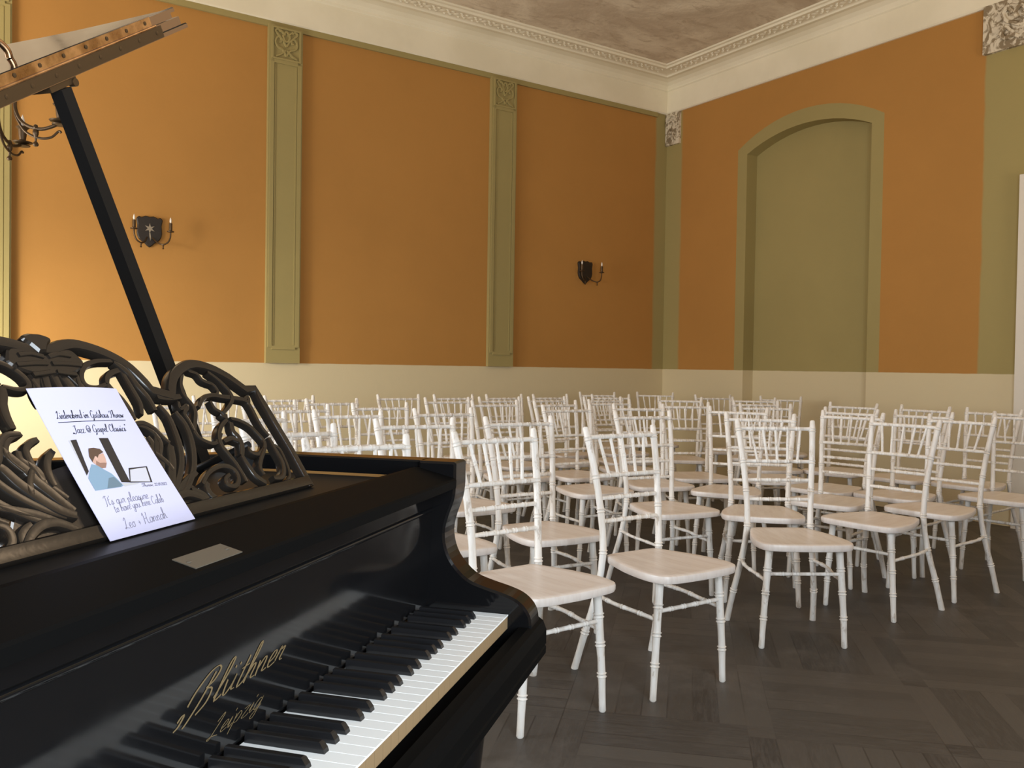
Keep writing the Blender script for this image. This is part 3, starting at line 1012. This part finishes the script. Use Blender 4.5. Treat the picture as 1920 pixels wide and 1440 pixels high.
paper={'TL': (-0.062,0.1995),'TR': (0.081,0.1959),'BR': (0.101,-0.006),'BL': (-0.053,-0.006),'head': [(-0.04,0.1574),(0.069,0.1526)],'under': [(-0.041,0.1526),(0.069,0.149)],'sub': [(-0.027,0.137),(0.063,0.1334)],'bar1': [(-0.036,0.1286),(-0.027,0.1286),(-0.032,0.0865),(-0.038,0.0817)],'bar1s': [(-0.039,0.1286),(-0.036,0.1286),(-0.038,0.0817),(-0.038,0.0841)],'bar2': [(0.008,0.1274),(0.023,0.1262),(0.023,0.0637),(0.009,0.0661)],'hair': [(-0.016,0.1154),(-0.008,0.1154),(0.001,0.113),(0.004,0.1082),(0.0,0.107),(-0.005,0.1058),(-0.01,0.101),(-0.012,0.1046),(-0.02,0.0973),(-0.021,0.1046),(-0.018,0.1118)],'face': [(-0.02,0.0973),(-0.012,0.1046),(-0.01,0.101),(-0.005,0.1058),(0.003,0.107),(0.003,0.101),(0.001,0.0937),(-0.004,0.0877),(-0.01,0.0877),(-0.016,0.0925)],'shirt': [(-0.023,0.0949),(-0.016,0.0925),(-0.009,0.0865),(0.0,0.0793),(0.005,0.0709),(0.009,0.0613),(0.005,0.0601),(-0.037,0.0613),(-0.038,0.0781),(-0.029,0.0889)],'lapo': [(0.032,0.0829),(0.065,0.0817),(0.06,0.0589),(0.022,0.0637)],'lapi': [(0.033,0.0805),(0.062,0.0805),(0.057,0.0601),(0.024,0.0649)],'hands': [(0.008,0.0649),(0.037,0.0613),(0.034,0.0601),(0.011,0.0601)],'date': [(0.039,0.0553),(0.084,0.0517)],'t1': [(-0.033,0.0409),(0.04,0.0385)],'t2': [(-0.024,0.03),(0.063,0.03)],'sign': [(-0.022,0.0072),(0.054,0.0084)]}
desk = None
mb = MB()
half = cr(OUT[:8], 3)[:-1] + cr(OUT[8:17], 3) + OUT[17:]
full = [(-x, s) for x, s in half[::-1]] + half
full = [p for i, p in enumerate(full) if i == 0 or hypot(p[0] - full[i - 1][0], p[1] - full[i - 1][1]) > .002]
full = [(full[0][0], .003)] + full[1:-1] + [(full[-1][0], .003)]
cl = inset(full[::-1], .0085)[::-1]
cl[0] = (full[0][0] + .0085, .003)
cl[-1] = (full[-1][0] - .0085, .003)
mb.ribbon(cl, [.018] * len(cl), dk, -.014, 0)
rail = [(x / 20 * .425, .013) for x in range(-20, 21)]
mb.ribbon(rail, [.021] * len(rail), dk, -.014, .001)
desk = mb.build('music_desk', M['desk'], piano)


def carve(name, sets, sides):
    for s in sides:
        mb_ = MB()
        j = 0
        for w, pts in sets:
            q = cr([(s * x, y) for x, y in pts], 4)
            n_ = len(q)
            ww = [w / 1000 * (0.55 + 0.45 * sin(pi * min(1, (i + 1) / (n_ + 1) * 1.0)) ** .5) for i in range(n_)]
            j += 1
            mb_.ribbon(q, ww, dk, -.0125, -.0008 * (j % 3) - .0005)
        mb_.build(name, M['desk'], desk)


carve('wing_scrollwork', WS, (1, -1))
carve('centre_scrollwork', CS + QS, (1, -1))
mb = MB()
pal = cr(PAL, 3)
pal = [p for p in pal if p[0] > .0015]
pal = [(-x, s) for x, s in pal[::-1]] + pal
mb.prism(pal, dk, -.012, .001, 0, .0025)
lf = cr(LEAF, 3)
mb.prism([(-x, s) for x, s in lf[::-1]] + lf, dk, -.012, .003, 0, .003)
for s in (-1, 1):
    for pts in ([(.004, .248), (.022, .252), (.040, .25)], [(.004, .238), (.025, .238), (.05, .236)], [(.005, .226), (.018, .224), (.034, .222)]):
        q = cr([(s * a_, b_) for a_, b_ in pts], 3)
        mb.ribbon(q, [.006] * len(q), dk, 0, .003)
for x in (-.03, -.015, 0, .015, .03):
    q = cr([(x * .8, .228), (x * 1.2, .205), (x * 1.35, .182)], 3)
    mb.ribbon(q, [.012, .012, .0125, .012, .011, .008, .004][:len(q)], dk, -.012, -.001)
mb.build('palmette', M['desk'], desk)
mb = MB()
mb.prism([(-.165, .004), (-.158, .035), (-.135, .065), (-.112, .092), (-.07, .10), (0, .11), (.07, .10), (.112, .092), (.135, .065), (.158, .035), (.165, .004)], dk, -.0135, -.008)
mb.build('shell_ground', M['desk'], desk)
for x in (-.42 + .08, .42 - .08):
    mb = MB()
    mb.tube([dk(x, .10, -.016), (AC + x, .52, .957)], .006, 8)
    mb.build('desk_strut', M['black_satin'], desk)

# lid, its folded front flap, hinge strips, prop stick
TH = radians(33.15)


def ld(tt, y, h):
    return (-1.30 + tt * cos(TH) - h * sin(TH), y, 1.0 + tt * sin(TH) + h * cos(TH))


LY = .552
lid_o = [(1.345, LY), (1.33, LY + .012)] + cr([(1.29, LY + .045), (1.215, .665), (1.165, .74), (1.09, .83), (.98, .97), (.88, 1.14), (.79, 1.34), (.69, 1.54), (.56, 1.73), (.40, 1.85), (.22, 1.87), (.09, 1.80), (.015, 1.66)], 3) + [(0, 1.5), (0, LY)]
lo2 = inset(lid_o[::-1], -.012)[::-1]
lo2[0] = (1.362, LY)
lo2[-1] = (0, LY)
lo2[-2] = (0, 1.5)
mb = MB()
mb.prism(lo2, ld, 0, .0085, 0, .002)
mb.prism(lid_o, ld, .0085, .0215)


def edge_mat(mb_):
    for i_, f_ in enumerate(mb_.f):
        if all(abs(mb_.v[q_][1] - LY) < 1e-4 for q_ in f_):
            mb_.mi[i_] = 1


edge_mat(mb)
lid = mb.build('lid', [M['black'], M['rosewood']], piano)
fl = [(1.325, LY), (1.31, LY + .012)] + cr([(1.27, LY + .045), (1.195, .665), (1.145, .74), (1.10, .80), (1.06, .87), (1.04, .93)], 3) + [(0.02, .93), (0.02, LY)]
fl2 = inset(fl[::-1], -.010)[::-1]
fl2[0] = (1.338, LY)
fl2[-1] = (.02, LY)
fl2[-2] = (.02, .93)
mb = MB()
mb.prism(fl, ld, .0225, .031)
mb.prism(fl2, ld, .031, .0385, 0, .002)
edge_mat(mb)
flap = mb.build('lid_flap', [M['black'], M['rosewood']], piano)


def hinge(par, t0, t1, h0, h1, screws):
    mb_ = MB()
    q = [ld(a_, y, h) for a_ in (t0, t1) for y in (LY - .002, LY + .001) for h in (h0, h1)]
    mb_.add(q, [(0, 1, 3, 2), (4, 6, 7, 5), (0, 4, 5, 1), (2, 3, 7, 6), (0, 2, 6, 4), (1, 5, 7, 3)])
    st_ = mb_.build('hinge_strip', M['brass'] if screws else M['bronze'], par)
    sb = MB()
    a_ = t1 - .016
    hc = (h0 + h1) / 2
    while a_ > t0 + .02:
        n_ = 10
        vs_ = [ld(a_ + .0032 * cos(2 * pi * k / n_), LY - .0026, hc + .0032 * sin(2 * pi * k / n_)) for k in range(n_)]
        sb.add(vs_ + [ld(a_, LY - .0032, hc)], [(k, (k + 1) % n_, n_) for k in range(n_)], 0, True)
        a_ -= .051
    sb.build('screws', M['bronze'], par)


hinge(lid, .04, 1.285, .0015, .0195, False)
hinge(flap, .04, 1.262, .0240, .0375, True)
mb = MB()
mb.tube([ld(.04, LY - .002, .0218), ld(1.27, LY - .002, .0218)], .0024, 10)
mb.build('hinge_pin', M['brass'], lid)
mb = MB()
mb.tube(cr([ld(1.020, .622, .039), ld(1.021, .622, .050), ld(1.014, .625, .064), ld(.995, .628, .074), ld(.97, .63, .076), ld(.945, .632, .07)], 4), .0050, 10)
mb.build('lid_hook', M['brass'], flap)
mb = MB()
A_, B_ = Vector((-.436, .563, 1.552)), Vector((-.052, .566, .905))
d_ = (B_ - A_).normalized()
s_ = d_.cross(Vector((0, 1, 0))).normalized()
t_ = Vector((0, 1, 0))
vs = []
for P_, w_ in ((A_, .0105), (B_, .0135)):
    for a_, b_ in ((-1, -1), (1, -1), (1, 1), (-1, 1)):
        vs.append(tuple(P_ + s_ * w_ * a_ + t_ * w_ * b_))
mb.add(vs, [(0, 1, 5, 4), (1, 2, 6, 5), (2, 3, 7, 6), (3, 0, 4, 7), (0, 1, 2, 3), (4, 5, 6, 7)])
prop = mb.build('lid_prop', M['black_satin'], piano)
mb = MB()
q = [ld(1.025 + a_, y, h) for a_ in (-.028, .030) for y in (.555, .60) for h in (-.009, -.0005)]
mb.add(q, [(0, 1, 3, 2), (4, 6, 7, 5), (0, 4, 5, 1), (2, 3, 7, 6), (0, 2, 6, 4), (1, 5, 7, 3)])
mb.tube([ld(1.048, .552, -.008), ld(1.048, .562, -.008)], .006, 10)
mb.build('prop_bracket', M['bronze'], prop)

# concert flyer leaning on the desk
flyer = empty('concert_flyer', (0, 0, 0))
flyer.parent = None
FM = Matrix.Translation(PI_LOC) @ Matrix.Rotation(PI_RZ, 4, 'Z')
base_w = FM @ Vector(dk(.024, -.004, .002))
flyer.location = base_w
flyer.rotation_euler = (0, 0, PI_RZ)
tag(flyer, 'white concert flyer with a printed photo and handwriting leaning on the music desk', 'flyer')
INV = (Matrix.Translation(base_w) @ Matrix.Rotation(PI_RZ, 4, 'Z')).inverted()


def pf(x, s, h):
    """point on the flyer: desk plane with a slight curl of the sheet's upper corners"""
    v_ = (x + .06) / .145
    curl = .0035 + .006 * (max(0, s) / .2) ** 2 * (0.25 - (v_ - .5) ** 2) * 2.4 + .004 * (max(0, s) / .2) ** 3
    return tuple(INV @ (FM @ Vector(dk(x, s, curl + h))))


TLp, TRp, BRp, BLp = paper['TL'], paper['TR'], paper['BR'], paper['BL']
mb = MB()
NX, NY = 10, 14
for h in (0.0, -.0004):
    vs = []
    for j in range(NY + 1):
        for i in range(NX + 1):
            a_, b_ = i / NX, j / NY
            x = (BLp[0] * (1 - a_) + BRp[0] * a_) * (1 - b_) + (TLp[0] * (1 - a_) + TRp[0] * a_) * b_
            s = (BLp[1] * (1 - a_) + BRp[1] * a_) * (1 - b_) + (TLp[1] * (1 - a_) + TRp[1] * a_) * b_
            vs.append(pf(x, s + .004 * (1 - b_), h))
    mb.add(vs, [(j * (NX + 1) + i, j * (NX + 1) + i + 1, (j + 1) * (NX + 1) + i + 1, (j + 1) * (NX + 1) + i) for j in range(NY) for i in range(NX)], 0, True)
mb.build('sheet', M['paper'], flyer)
mb = MB()
for st in text_strokes('Liederabend im Gutshaus Thurow', paper['head'][0], paper['head'][1], .0105):
    flat_stroke(mb, st, .0009, pf, .0004, 0, .4)
u0, u1 = paper['under']
flat_stroke(mb, [(u0[0] + (u1[0] - u0[0]) * i / 24, u0[1] + (u1[1] - u0[1]) * i / 24) for i in range(25)], .0009, pf, .0004, 0, 1)
for st in text_strokes('„Jazz & Gospel Classics“', paper['sub'][0], paper['sub'][1], .0105):
    flat_stroke(mb, st, .0009, pf, .0004, 0, .4)
mb.build('printed_heading', M['ink'], flyer)
mb = MB()


paper['beard'] = [(-.0165, .0935), (-.0135, .0985), (-.0095, .0950), (-.003, .0945), (.0008, .0937), (-.004, .0877), (-.010, .0877)]
paper['ear'] = [(-.0135, .1030), (-.0105, .1045), (-.0095, .1010), (-.0115, .0985), (-.0135, .1000)]


def patch(nm, mi, h):
    poly = paper[nm]
    bm_ = bmesh.new()
    f_ = bm_.faces.new([bm_.verts.new((x, s, 0)) for x, s in poly])
    bmesh.ops.triangulate(bm_, faces=[f_])
    bmesh.ops.subdivide_edges(bm_, edges=bm_.edges[:], cuts=2, use_grid_fill=True)
    bm_.verts.index_update()
    mb.add([pf(v_.co.x, v_.co.y, h) for v_ in bm_.verts], [[v_.index for v_ in q.verts] for q in bm_.faces], mi)
    bm_.free()


for nm, mi, h in (('bar1s', 1, .0003), ('bar1', 0, .00035), ('bar2', 0, .0003), ('lapo', 0, .0003), ('lapi', 6, .0004), ('hands', 1, .00035), ('shirt', 4, .0005), ('face', 3, .00055), ('beard', 7, .0006), ('ear', 8, .0007), ('hair', 2, .00065)):
    patch(nm, mi, h)
paper['sleeve'] = [(-.018, .0613), (-.008, .074), (.001, .0745), (.0075, .063), (.004, .0605)]
patch('sleeve', 5, .00055)
mb.build('printed_photo', [M['print_dark'], M['print_grey'], M['print_hair'], M['print_skin'], M['print_blue'], M['print_blue_dark'], M['print_pale'], M['print_beard'], M['print_ear']], flyer)
mb = MB()
for txt, key, sz in (('Thurow, 22.01.2022', 'date', .0048), ("It's our pleasure", 't1', .0125), ('to have you here Caleb', 't2', .0115), ('Leo + Hannah', 'sign', .015)):
    for st in text_strokes(txt, paper[key][0], paper[key][1], sz):
        flat_stroke(mb, st, .0007, pf, .0004, 0, .7)
mb.build('handwriting', M['pencil'], flyer)

# ------------------------------------------------------------------ wall sconces and the chandelier


def sconce(x, label, star):
    o = empty('wall_sconce', (x, YW, 2.05))
    tag(o, label, 'wall lamp', 'candle sconces on the long orange wall')
    f_ = lambda X_, Z_, h: (X_, -h, Z_)
    mb_ = MB()
    half_ = [(0, 0.0), (.035, .03), (.075, .06), (.092, .11), (.088, .17), (.096, .215), (.078, .235), (.06, .228), (.03, .242), (0, .236)]
    pl_ = half_ + [(-a_, b_) for a_, b_ in half_[-2:0:-1]]
    mb_.prism(cr(pl_, 2, True), f_, 0, .022, 0, .006)
    pl_ = mb_.build('shield_plate', M['shield'], o)
    if star:
        mb_ = MB()
        st = []
        for k in range(12):
            r_ = .040 if k % 2 == 0 else .015
            st.append((r_ * sin(2 * pi * k / 12), .145 + r_ * cos(2 * pi * k / 12)))
        mb_.prism(st, f_, .022, .025)
        mb_.prism([(-.004, .11), (.004, .11), (.010, .07), (.004, .05), (-.002, .075)], f_, .022, .0245)
        mb_.build('star_emblem', M['star'], pl_)
    for s in (-1, 1):
        mb_ = MB()
        pts = cr([(s * .02, -.02, .075), (s * .045, -.075, .035), (s * .078, -.115, .018), (s * .112, -.125, .035), (s * .130, -.125, .075), (s * .132, -.125, .115)], 5)
        mb_.tube(pts, .006, 10)
        mb_.lathe([(.0, -.04), (.008, -.034), (.004, -.026), (.007, -.01), (.005, .0)], (s * .08, -.116, .02), 10)
        mb_.lathe([(.006, 0), (.026, .004), (.028, .010), (.012, .014), (.010, .02)], (s * .132, -.125, .113), 14)
        a_ = mb_.build('arm', M['bronze'], o)
        mb_ = MB()
        mb_.lathe([(.013, .0), (.013, .055), (.006, .057)], (s * .132, -.125, .13), 12)
        mb_.build('candle_sleeve', M['bronze'], a_)
        mb_ = MB()
        mb_.lathe([(.004, 0), (.0085, .012), (.0075, .024), (.003, .038), (0, .046)], (s * .132, -.125, .187), 12)
        mb_.build('bulb', M['bulb'], a_)
    return o


sconce(1.37, 'dark shield-shaped sconce with a pale star, left of the wide orange panel', True)
sconce(5.685, 'small dark shield sconce near the room corner, on the right orange panel', False)

CH = Vector((0.14, 4.95, 0))
ch = empty('chandelier', (CH.x, CH.y, ZT))
tag(ch, 'dark wrought metal chandelier with curved candle arms, half hidden behind the piano lid', 'chandelier')
Z0 = 2.31 - ZT
mb = MB()
mb.lathe([(.0, -.20), (.012, -.195), (.02, -.17), (.012, -.14), (.03, -.09), (.04, -.03), (.02, .04), (.014, .12), (.03, .30), (.035, .36), (.012, .42), (.010, -Z0 - .06), (.05, -Z0 - .05), (.06, -Z0 - .02), (.06, -Z0)], (0, 0, Z0), 16)
mb.build('stem', M['bronze'], ch)
for k in range(4):
    an = radians(-33.6 + 90 * k)
    e1 = Vector((cos(an), sin(an), 0))

    def P(r, z):
        return (e1.x * r, e1.y * r, z + Z0)
    mb = MB()
    mb.tube(cr([P(.012, .20), P(.07, .27), P(.15, .24), P(.198, .15), P(.203, .06), P(.24, -.005), P(.316, -.034), P(.38, -.022), P(.42, .0)], 5), .0085, 10)
    mb.tube(cr([P(.203, .08), P(.205, .03), P(.25, -.045), P(.316, -.077), P(.375, -.074), P(.412, -.045), P(.425, -.05)], 5), .006, 8)
    mb.lathe([(0, -.105), (.010, -.102), (.014, -.094), (.010, -.084), (.005, -.08), (.006, -.06), (.013, -.045), (.014, -.03), (.008, -.02), (.012, -.012), (.008, 0), (0, .004)], P(.302, -.015), 12)
    mb.lathe([(.008, 0), (.045, .006), (.05, .012), (.02, .016), (.014, .024)], P(.42, -.005), 16)
    mb.lathe([(.01, 0), (.035, .003), (.038, .007), (.01, .010)], P(.42, -.018), 16)
    a_ = mb.build('arm', M['bronze'], ch)
    mb = MB()
    mb.lathe([(.016, 0), (.019, .02), (.022, .055), (.034, .066), (.03, .070), (.012, .070)], P(.42, .018), 14)
    mb.build('candle_cup', M['bronze'], a_)
    mb = MB()
    mb.lathe([(.006, 0), (.012, .018), (.010, .036), (.004, .056), (0, .066)], P(.42, .088), 12)
    mb.build('bulb', M['bulb'], a_)

# ------------------------------------------------------------------ chairs


def beaded(pts, r0, nodes, k=7, rb=0.0022, taper=None):
    """turned bamboo: path points and radii with double rings at the nodes (fractions of the length)"""
    q = [Vector(p) for p in cr(pts, k)]
    ln = [0]
    for a_, b_ in zip(q, q[1:]):
        ln.append(ln[-1] + (b_ - a_).length)
    T = ln[-1]

    def at(d):
        d = min(max(d, 0), T)
        for i in range(len(ln) - 1):
            if d <= ln[i + 1]:
                return q[i].lerp(q[i + 1], (d - ln[i]) / max(ln[i + 1] - ln[i], 1e-9))
        return q[-1]
    ds = [T * i / 12 for i in range(13)]
    off = [-.0085, -.006, -.0035, -.001, .001, .0035, .006, .0085]
    ww = [0, 1, .25, -.1, -.1, .25, 1, 0]
    ev = [(d, 0) for d in ds if all(abs(d - nd * T) > .012 for nd in nodes)]
    for nd in nodes:
        ev += [(nd * T + o_, w_) for o_, w_ in zip(off, ww) if 0 <= nd * T + o_ <= T]
    ev.sort()
    P_, R_ = [], []
    nn = [0] + list(nodes) + [1]
    for d, w_ in ev:
        f = d / T
        j = max(i for i in range(len(nn)) if nn[i] <= f + 1e-9)
        a_, b_ = nn[j], nn[min(j + 1, len(nn) - 1)]
        u_ = (f - a_) / (b_ - a_) if b_ > a_ else 0
        sw = -0.10 * sin(pi * u_)
        base_ = r0 if taper is None else r0 + (taper - r0) * f
        P_.append(at(d))
        R_.append(base_ * (1 + sw * .8) + rb * w_)
    return P_, R_


POST = [(.203, 0, 0), (.188, .042, .15), (.165, .078, .30), (.146, .090, .45), (.149, .080, .60), (.162, .052, .77), (.177, .010, .93)]


def post_at(z):
    for a_, b_ in zip(POST, POST[1:]):
        if a_[2] <= z <= b_[2]:
            u_ = (z - a_[2]) / (b_[2] - a_[2])
            return [a_[i] + (b_[i] - a_[i]) * u_ for i in range(3)]


CHM = []                                                    # (name, mesh) of the chair's parts
half_ = [(0, .082), (.085, .080), (.116, .085), (.131, .104), (.148, .15), (.178, .24), (.195, .33), (.198, .395), (.186, .442), (.155, .466), (.09, .476), (0, .480)]
pl_ = cr(half_[1:-1], 3)
pl_ = [(0, .081)] + pl_ + [(0, .480)] + [(-a_, b_) for a_, b_ in pl_[::-1]]
mb = MB()
# seat: rounded slab with a shallow dish
ct = (0, .285)
rings = [(1.0, .421), (1.012, .427), (1.014, .440), (1.005, .4465), (.975, .4495), (.86, .4480), (.6, .4455), (.3, .4440)]
vs, fs = [], []
n_ = len(pl_)
vs += [(ct[0] + (x - ct[0]) * .97, ct[1] + (y - ct[1]) * .97, .4185) for x, y in pl_]
for sc_, z in rings:
    vs += [(ct[0] + (x - ct[0]) * sc_, ct[1] + (y - ct[1]) * sc_, z) for x, y in pl_]
for r in range(len(rings)):
    for i in range(n_):
        fs.append((r * n_ + i, r * n_ + (i + 1) % n_, (r + 1) * n_ + (i + 1) % n_, (r + 1) * n_ + i))
fs.append(tuple(range(n_))[::-1])
fs.append(tuple(range(len(rings) * n_, (len(rings) + 1) * n_)))
mb.add(vs, fs, 0, True)
CHM.append(('seat', mb.mesh('seat', M['seat'])))
for s in (-1, 1):
    mb = MB()
    p_, r_ = beaded([(s * x, y, z) for x, y, z in POST], .0142, [.165, .33, .50, .665, .80, .955], 6, .0034)
    r_[-1] *= .8
    p_.append(p_[-1] + Vector((0, -.001, .004)))
    r_.append(.008)
    mb.tube(p_, r_, 12)
    CHM.append(('back_post', mb.mesh('back_post', M['chair'])))
    mb = MB()
    p_, r_ = beaded([(s * .177, .405, 0), (s * .170, .405, .14), (s * .160, .402, .28), (s * .148, .398, .424)], .0125, [.30, .55, .78], 6, .0036, .0170)
    p_.insert(0, p_[0] + Vector((0, 0, 0)))
    r_.insert(0, .009)
    p_[1] = p_[1] + Vector((0, 0, .005))
    mb.tube(p_, r_, 12)
    CHM.append(('leg', mb.mesh('leg', M['chair'])))
for z, r_0 in ((.895, .0098), (.748, .0092), (.664, .0088), (.578, .0088)):
    mb = MB()
    a_ = post_at(z)
    p_, r_ = beaded([(-a_[0], a_[1], z), (-a_[0] / 3, a_[1], z), (a_[0] / 3, a_[1], z), (a_[0], a_[1], z)], r_0, [.2, .36, .5, .64, .8], 4, .0016)
    mb.tube(p_, r_, 10)
    CHM.append(('back_rail', mb.mesh('back_rail', M['chair'])))
yt, yb = post_at(.895)[1], post_at(.748)[1]
for k in range(-2, 3):
    mb = MB()
    x0, x1 = k * .0585, k * .046
    p_, r_ = beaded([(x1, yb, .748), (x1 + (x0 - x1) * .5, (yt + yb) / 2, .8215), (x0, yt, .895)], .0068, [.5], 5, .0016)
    mb.tube(p_, r_, 8)
    CHM.append(('spindle', mb.mesh('spindle', M['chair'])))
for s in (-1, 1):
    mb = MB()
    a_ = post_at(.300)
    p_, r_ = beaded([(s * a_[0], a_[1], .300), (s * .180, .19, .295), (s * .168, .30, .288), (s * .161, .402, .282)], .0082, [.25, .5, .75], 4, .0016)
    mb.tube(p_, r_, 10)
    CHM.append(('stretcher', mb.mesh('stretcher', M['chair'])))
mb = MB()
p_, r_ = beaded([(-.158, .402, .312), (-.05, .402, .312), (.05, .402, .312), (.158, .402, .312)], .0082, [.2, .4, .6, .8], 4, .0016)
mb.tube(p_, r_, 10)
CHM.append(('stretcher', mb.mesh('stretcher', M['chair'])))


def make_chair(x, y, az, label, group):
    """az: compass angle the sitter faces, clockwise from +y"""
    c_ = empty('chiavari_chair', (x, y, 0), radians(-az))
    tag(c_, label, 'chair', group)
    for nm_, me_ in CHM:
        link(nm_, me_, c_)
    return c_


GLB = 'white chairs of the left seating block'
GRB = 'white chairs of the right seating block'
GFB = 'white chairs between the two seating blocks'
CHAIRS = [
    # row 1, nearest the piano
    (1.11, 2.565, 177, 'white chair with only its top rail above the piano rim, nearest row', GLB),
    (1.67, 2.63, 176, 'white spindle chair whose seat is cut by the piano arm', GLB),
    (2.255, 2.625, 179, 'white spindle chair just right of the piano with all of its seat visible', GLB),
    # row 2
    (1.09, 3.14, 176, 'white chair behind the carved desk, second row, left end', GLB),
    (1.72, 3.35, 186, 'white chair in the second row, rising above the middle of the piano rim', GLB),
    (2.25, 3.335, 183, 'white chair in the second row, behind the one cut by the piano arm', GLB),
    (3.20, 3.535, 188, 'white chair in the second row, right end', GLB),
    # row 3
    (1.19, 3.975, 168, 'white chair behind the carved desk, third row, left end', GLB),
    (1.735, 4.12, 183, 'white chair in the third row, second from the left', GLB),
    (2.285, 4.12, 179, 'white chair in the third row, third from the left', GLB),
    (3.234, 4.265, 182, 'white chair in the third row, second from its right end', GLB),
    (3.84, 4.28, 197, 'white chair in the third row, right end', GLB),
    # row 4
    (1.68, 4.68, 172, 'white chair in the fourth row, left end beside the carved desk', GLB),
    (2.23, 4.806, 181, 'white chair in the fourth row, second from the left', GLB),
    (3.175, 5.0, 182, 'white chair in the fourth row, third from the left', GLB),
    (3.60, 4.88, 181, 'white chair in the fourth row, third from the right', GLB),
    (4.156, 4.955, 188, 'white chair in the fourth row, second from the right', GLB),
    (4.40, 4.42, 205, 'white chair in the fourth row, right end', GLB),
    # row 5
    (1.20, 5.28, 176, 'white chair in the fifth row, seen through the carved desk', GLB),
    (1.707, 5.30, 170, 'white chair in the fifth row, just right of the carved desk', GLB),
    (2.19, 5.473, 180, 'white chair in the fifth row, third from the left', GLB),
    (3.10, 5.53, 182, 'white chair in the fifth row, fourth from the left', GLB),
    (3.58, 5.57, 182, 'white chair in the fifth row, third from the right', GLB),
    (4.01, 5.55, 179, 'white chair in the fifth row, second from the right', GLB),
    (4.482, 5.43, 186, 'white chair in the fifth row, right end', GLB),
    # row 6, along the long wall
    (1.62, 6.08, 181, 'white chair in the back row along the long wall, left end', GLB),
    (2.10, 6.058, 181, 'white chair in the back row along the long wall, second from the left', GLB),
    (3.02, 6.17, 180, 'white chair in the back row along the long wall, third from the left', GLB),
    (3.49, 6.12, 181, 'white chair in the back row along the long wall, fourth from the left', GLB),
    (3.96, 6.09, 179, 'white chair in the back row along the long wall, third from the right', GLB),
    (4.41, 6.05, 181, 'white chair in the back row along the long wall, second from the right', GLB),
    (5.0, 5.94, 198, 'white chair in the back row along the long wall, right end', GLB),
    (5.33, 6.53, 199, 'white chair deepest in the room corner, left one of two', GFB),
    (5.97, 6.40, 218, 'white chair deepest in the room corner, right one of two', GFB),
    # fan between the blocks
    (3.235, 2.665, 211, 'white chair nearest the camera in the middle, its whole frame visible', GFB),
    (3.695, 3.14, 226, 'white chair directly behind the foremost middle one', GFB),
    (4.19, 3.73, 238, 'white chair third in the line of middle chairs', GFB),
    (4.84, 4.07, 214, 'white chair left of the niche, in front of the right back chairs', GFB),
    (5.25, 4.51, 207, 'white chair in front of the niche, second from the wall', GFB),
    (5.20, 5.27, 222, 'white chair between the middle line and the room corner', GFB),
    (5.87, 5.06, 225, 'white chair before the niche, nearest its left half', GFB),
    (6.02, 5.68, 200, 'dim white chair against the end wall left of the niche', GFB),
    (6.42, 5.22, 226, 'dim white chair against the niche', GFB),
    # right block, facing the piano
    (4.10, 2.545, 266, 'white chair at the front of the right block, brightest back', GRB),
    (4.69, 2.58, 267, 'white chair right behind the front one of the right block', GRB),
    (5.49, 2.63, 266, 'white chair third in the nearest line of the right block, cut by the frame edge', GRB),
    (4.43, 3.08, 258, 'white chair at the front of the second line in the right block', GRB),
    (5.0, 2.985, 267, 'white chair second in the second line of the right block', GRB),
    (5.92, 3.04, 268, 'white chair at the back of the right block, cut by the frame edge', GRB),
    (4.86, 3.39, 264, 'white chair at the front of the third line in the right block', GRB),
    (5.83, 3.47, 269, 'white chair at the back of the right block by the green wall strip', GRB),
    (5.73, 3.98, 258, 'white chair at the back of the right block below the right edge of the niche', GRB),
]
for c_ in CHAIRS:
    make_chair(*c_)
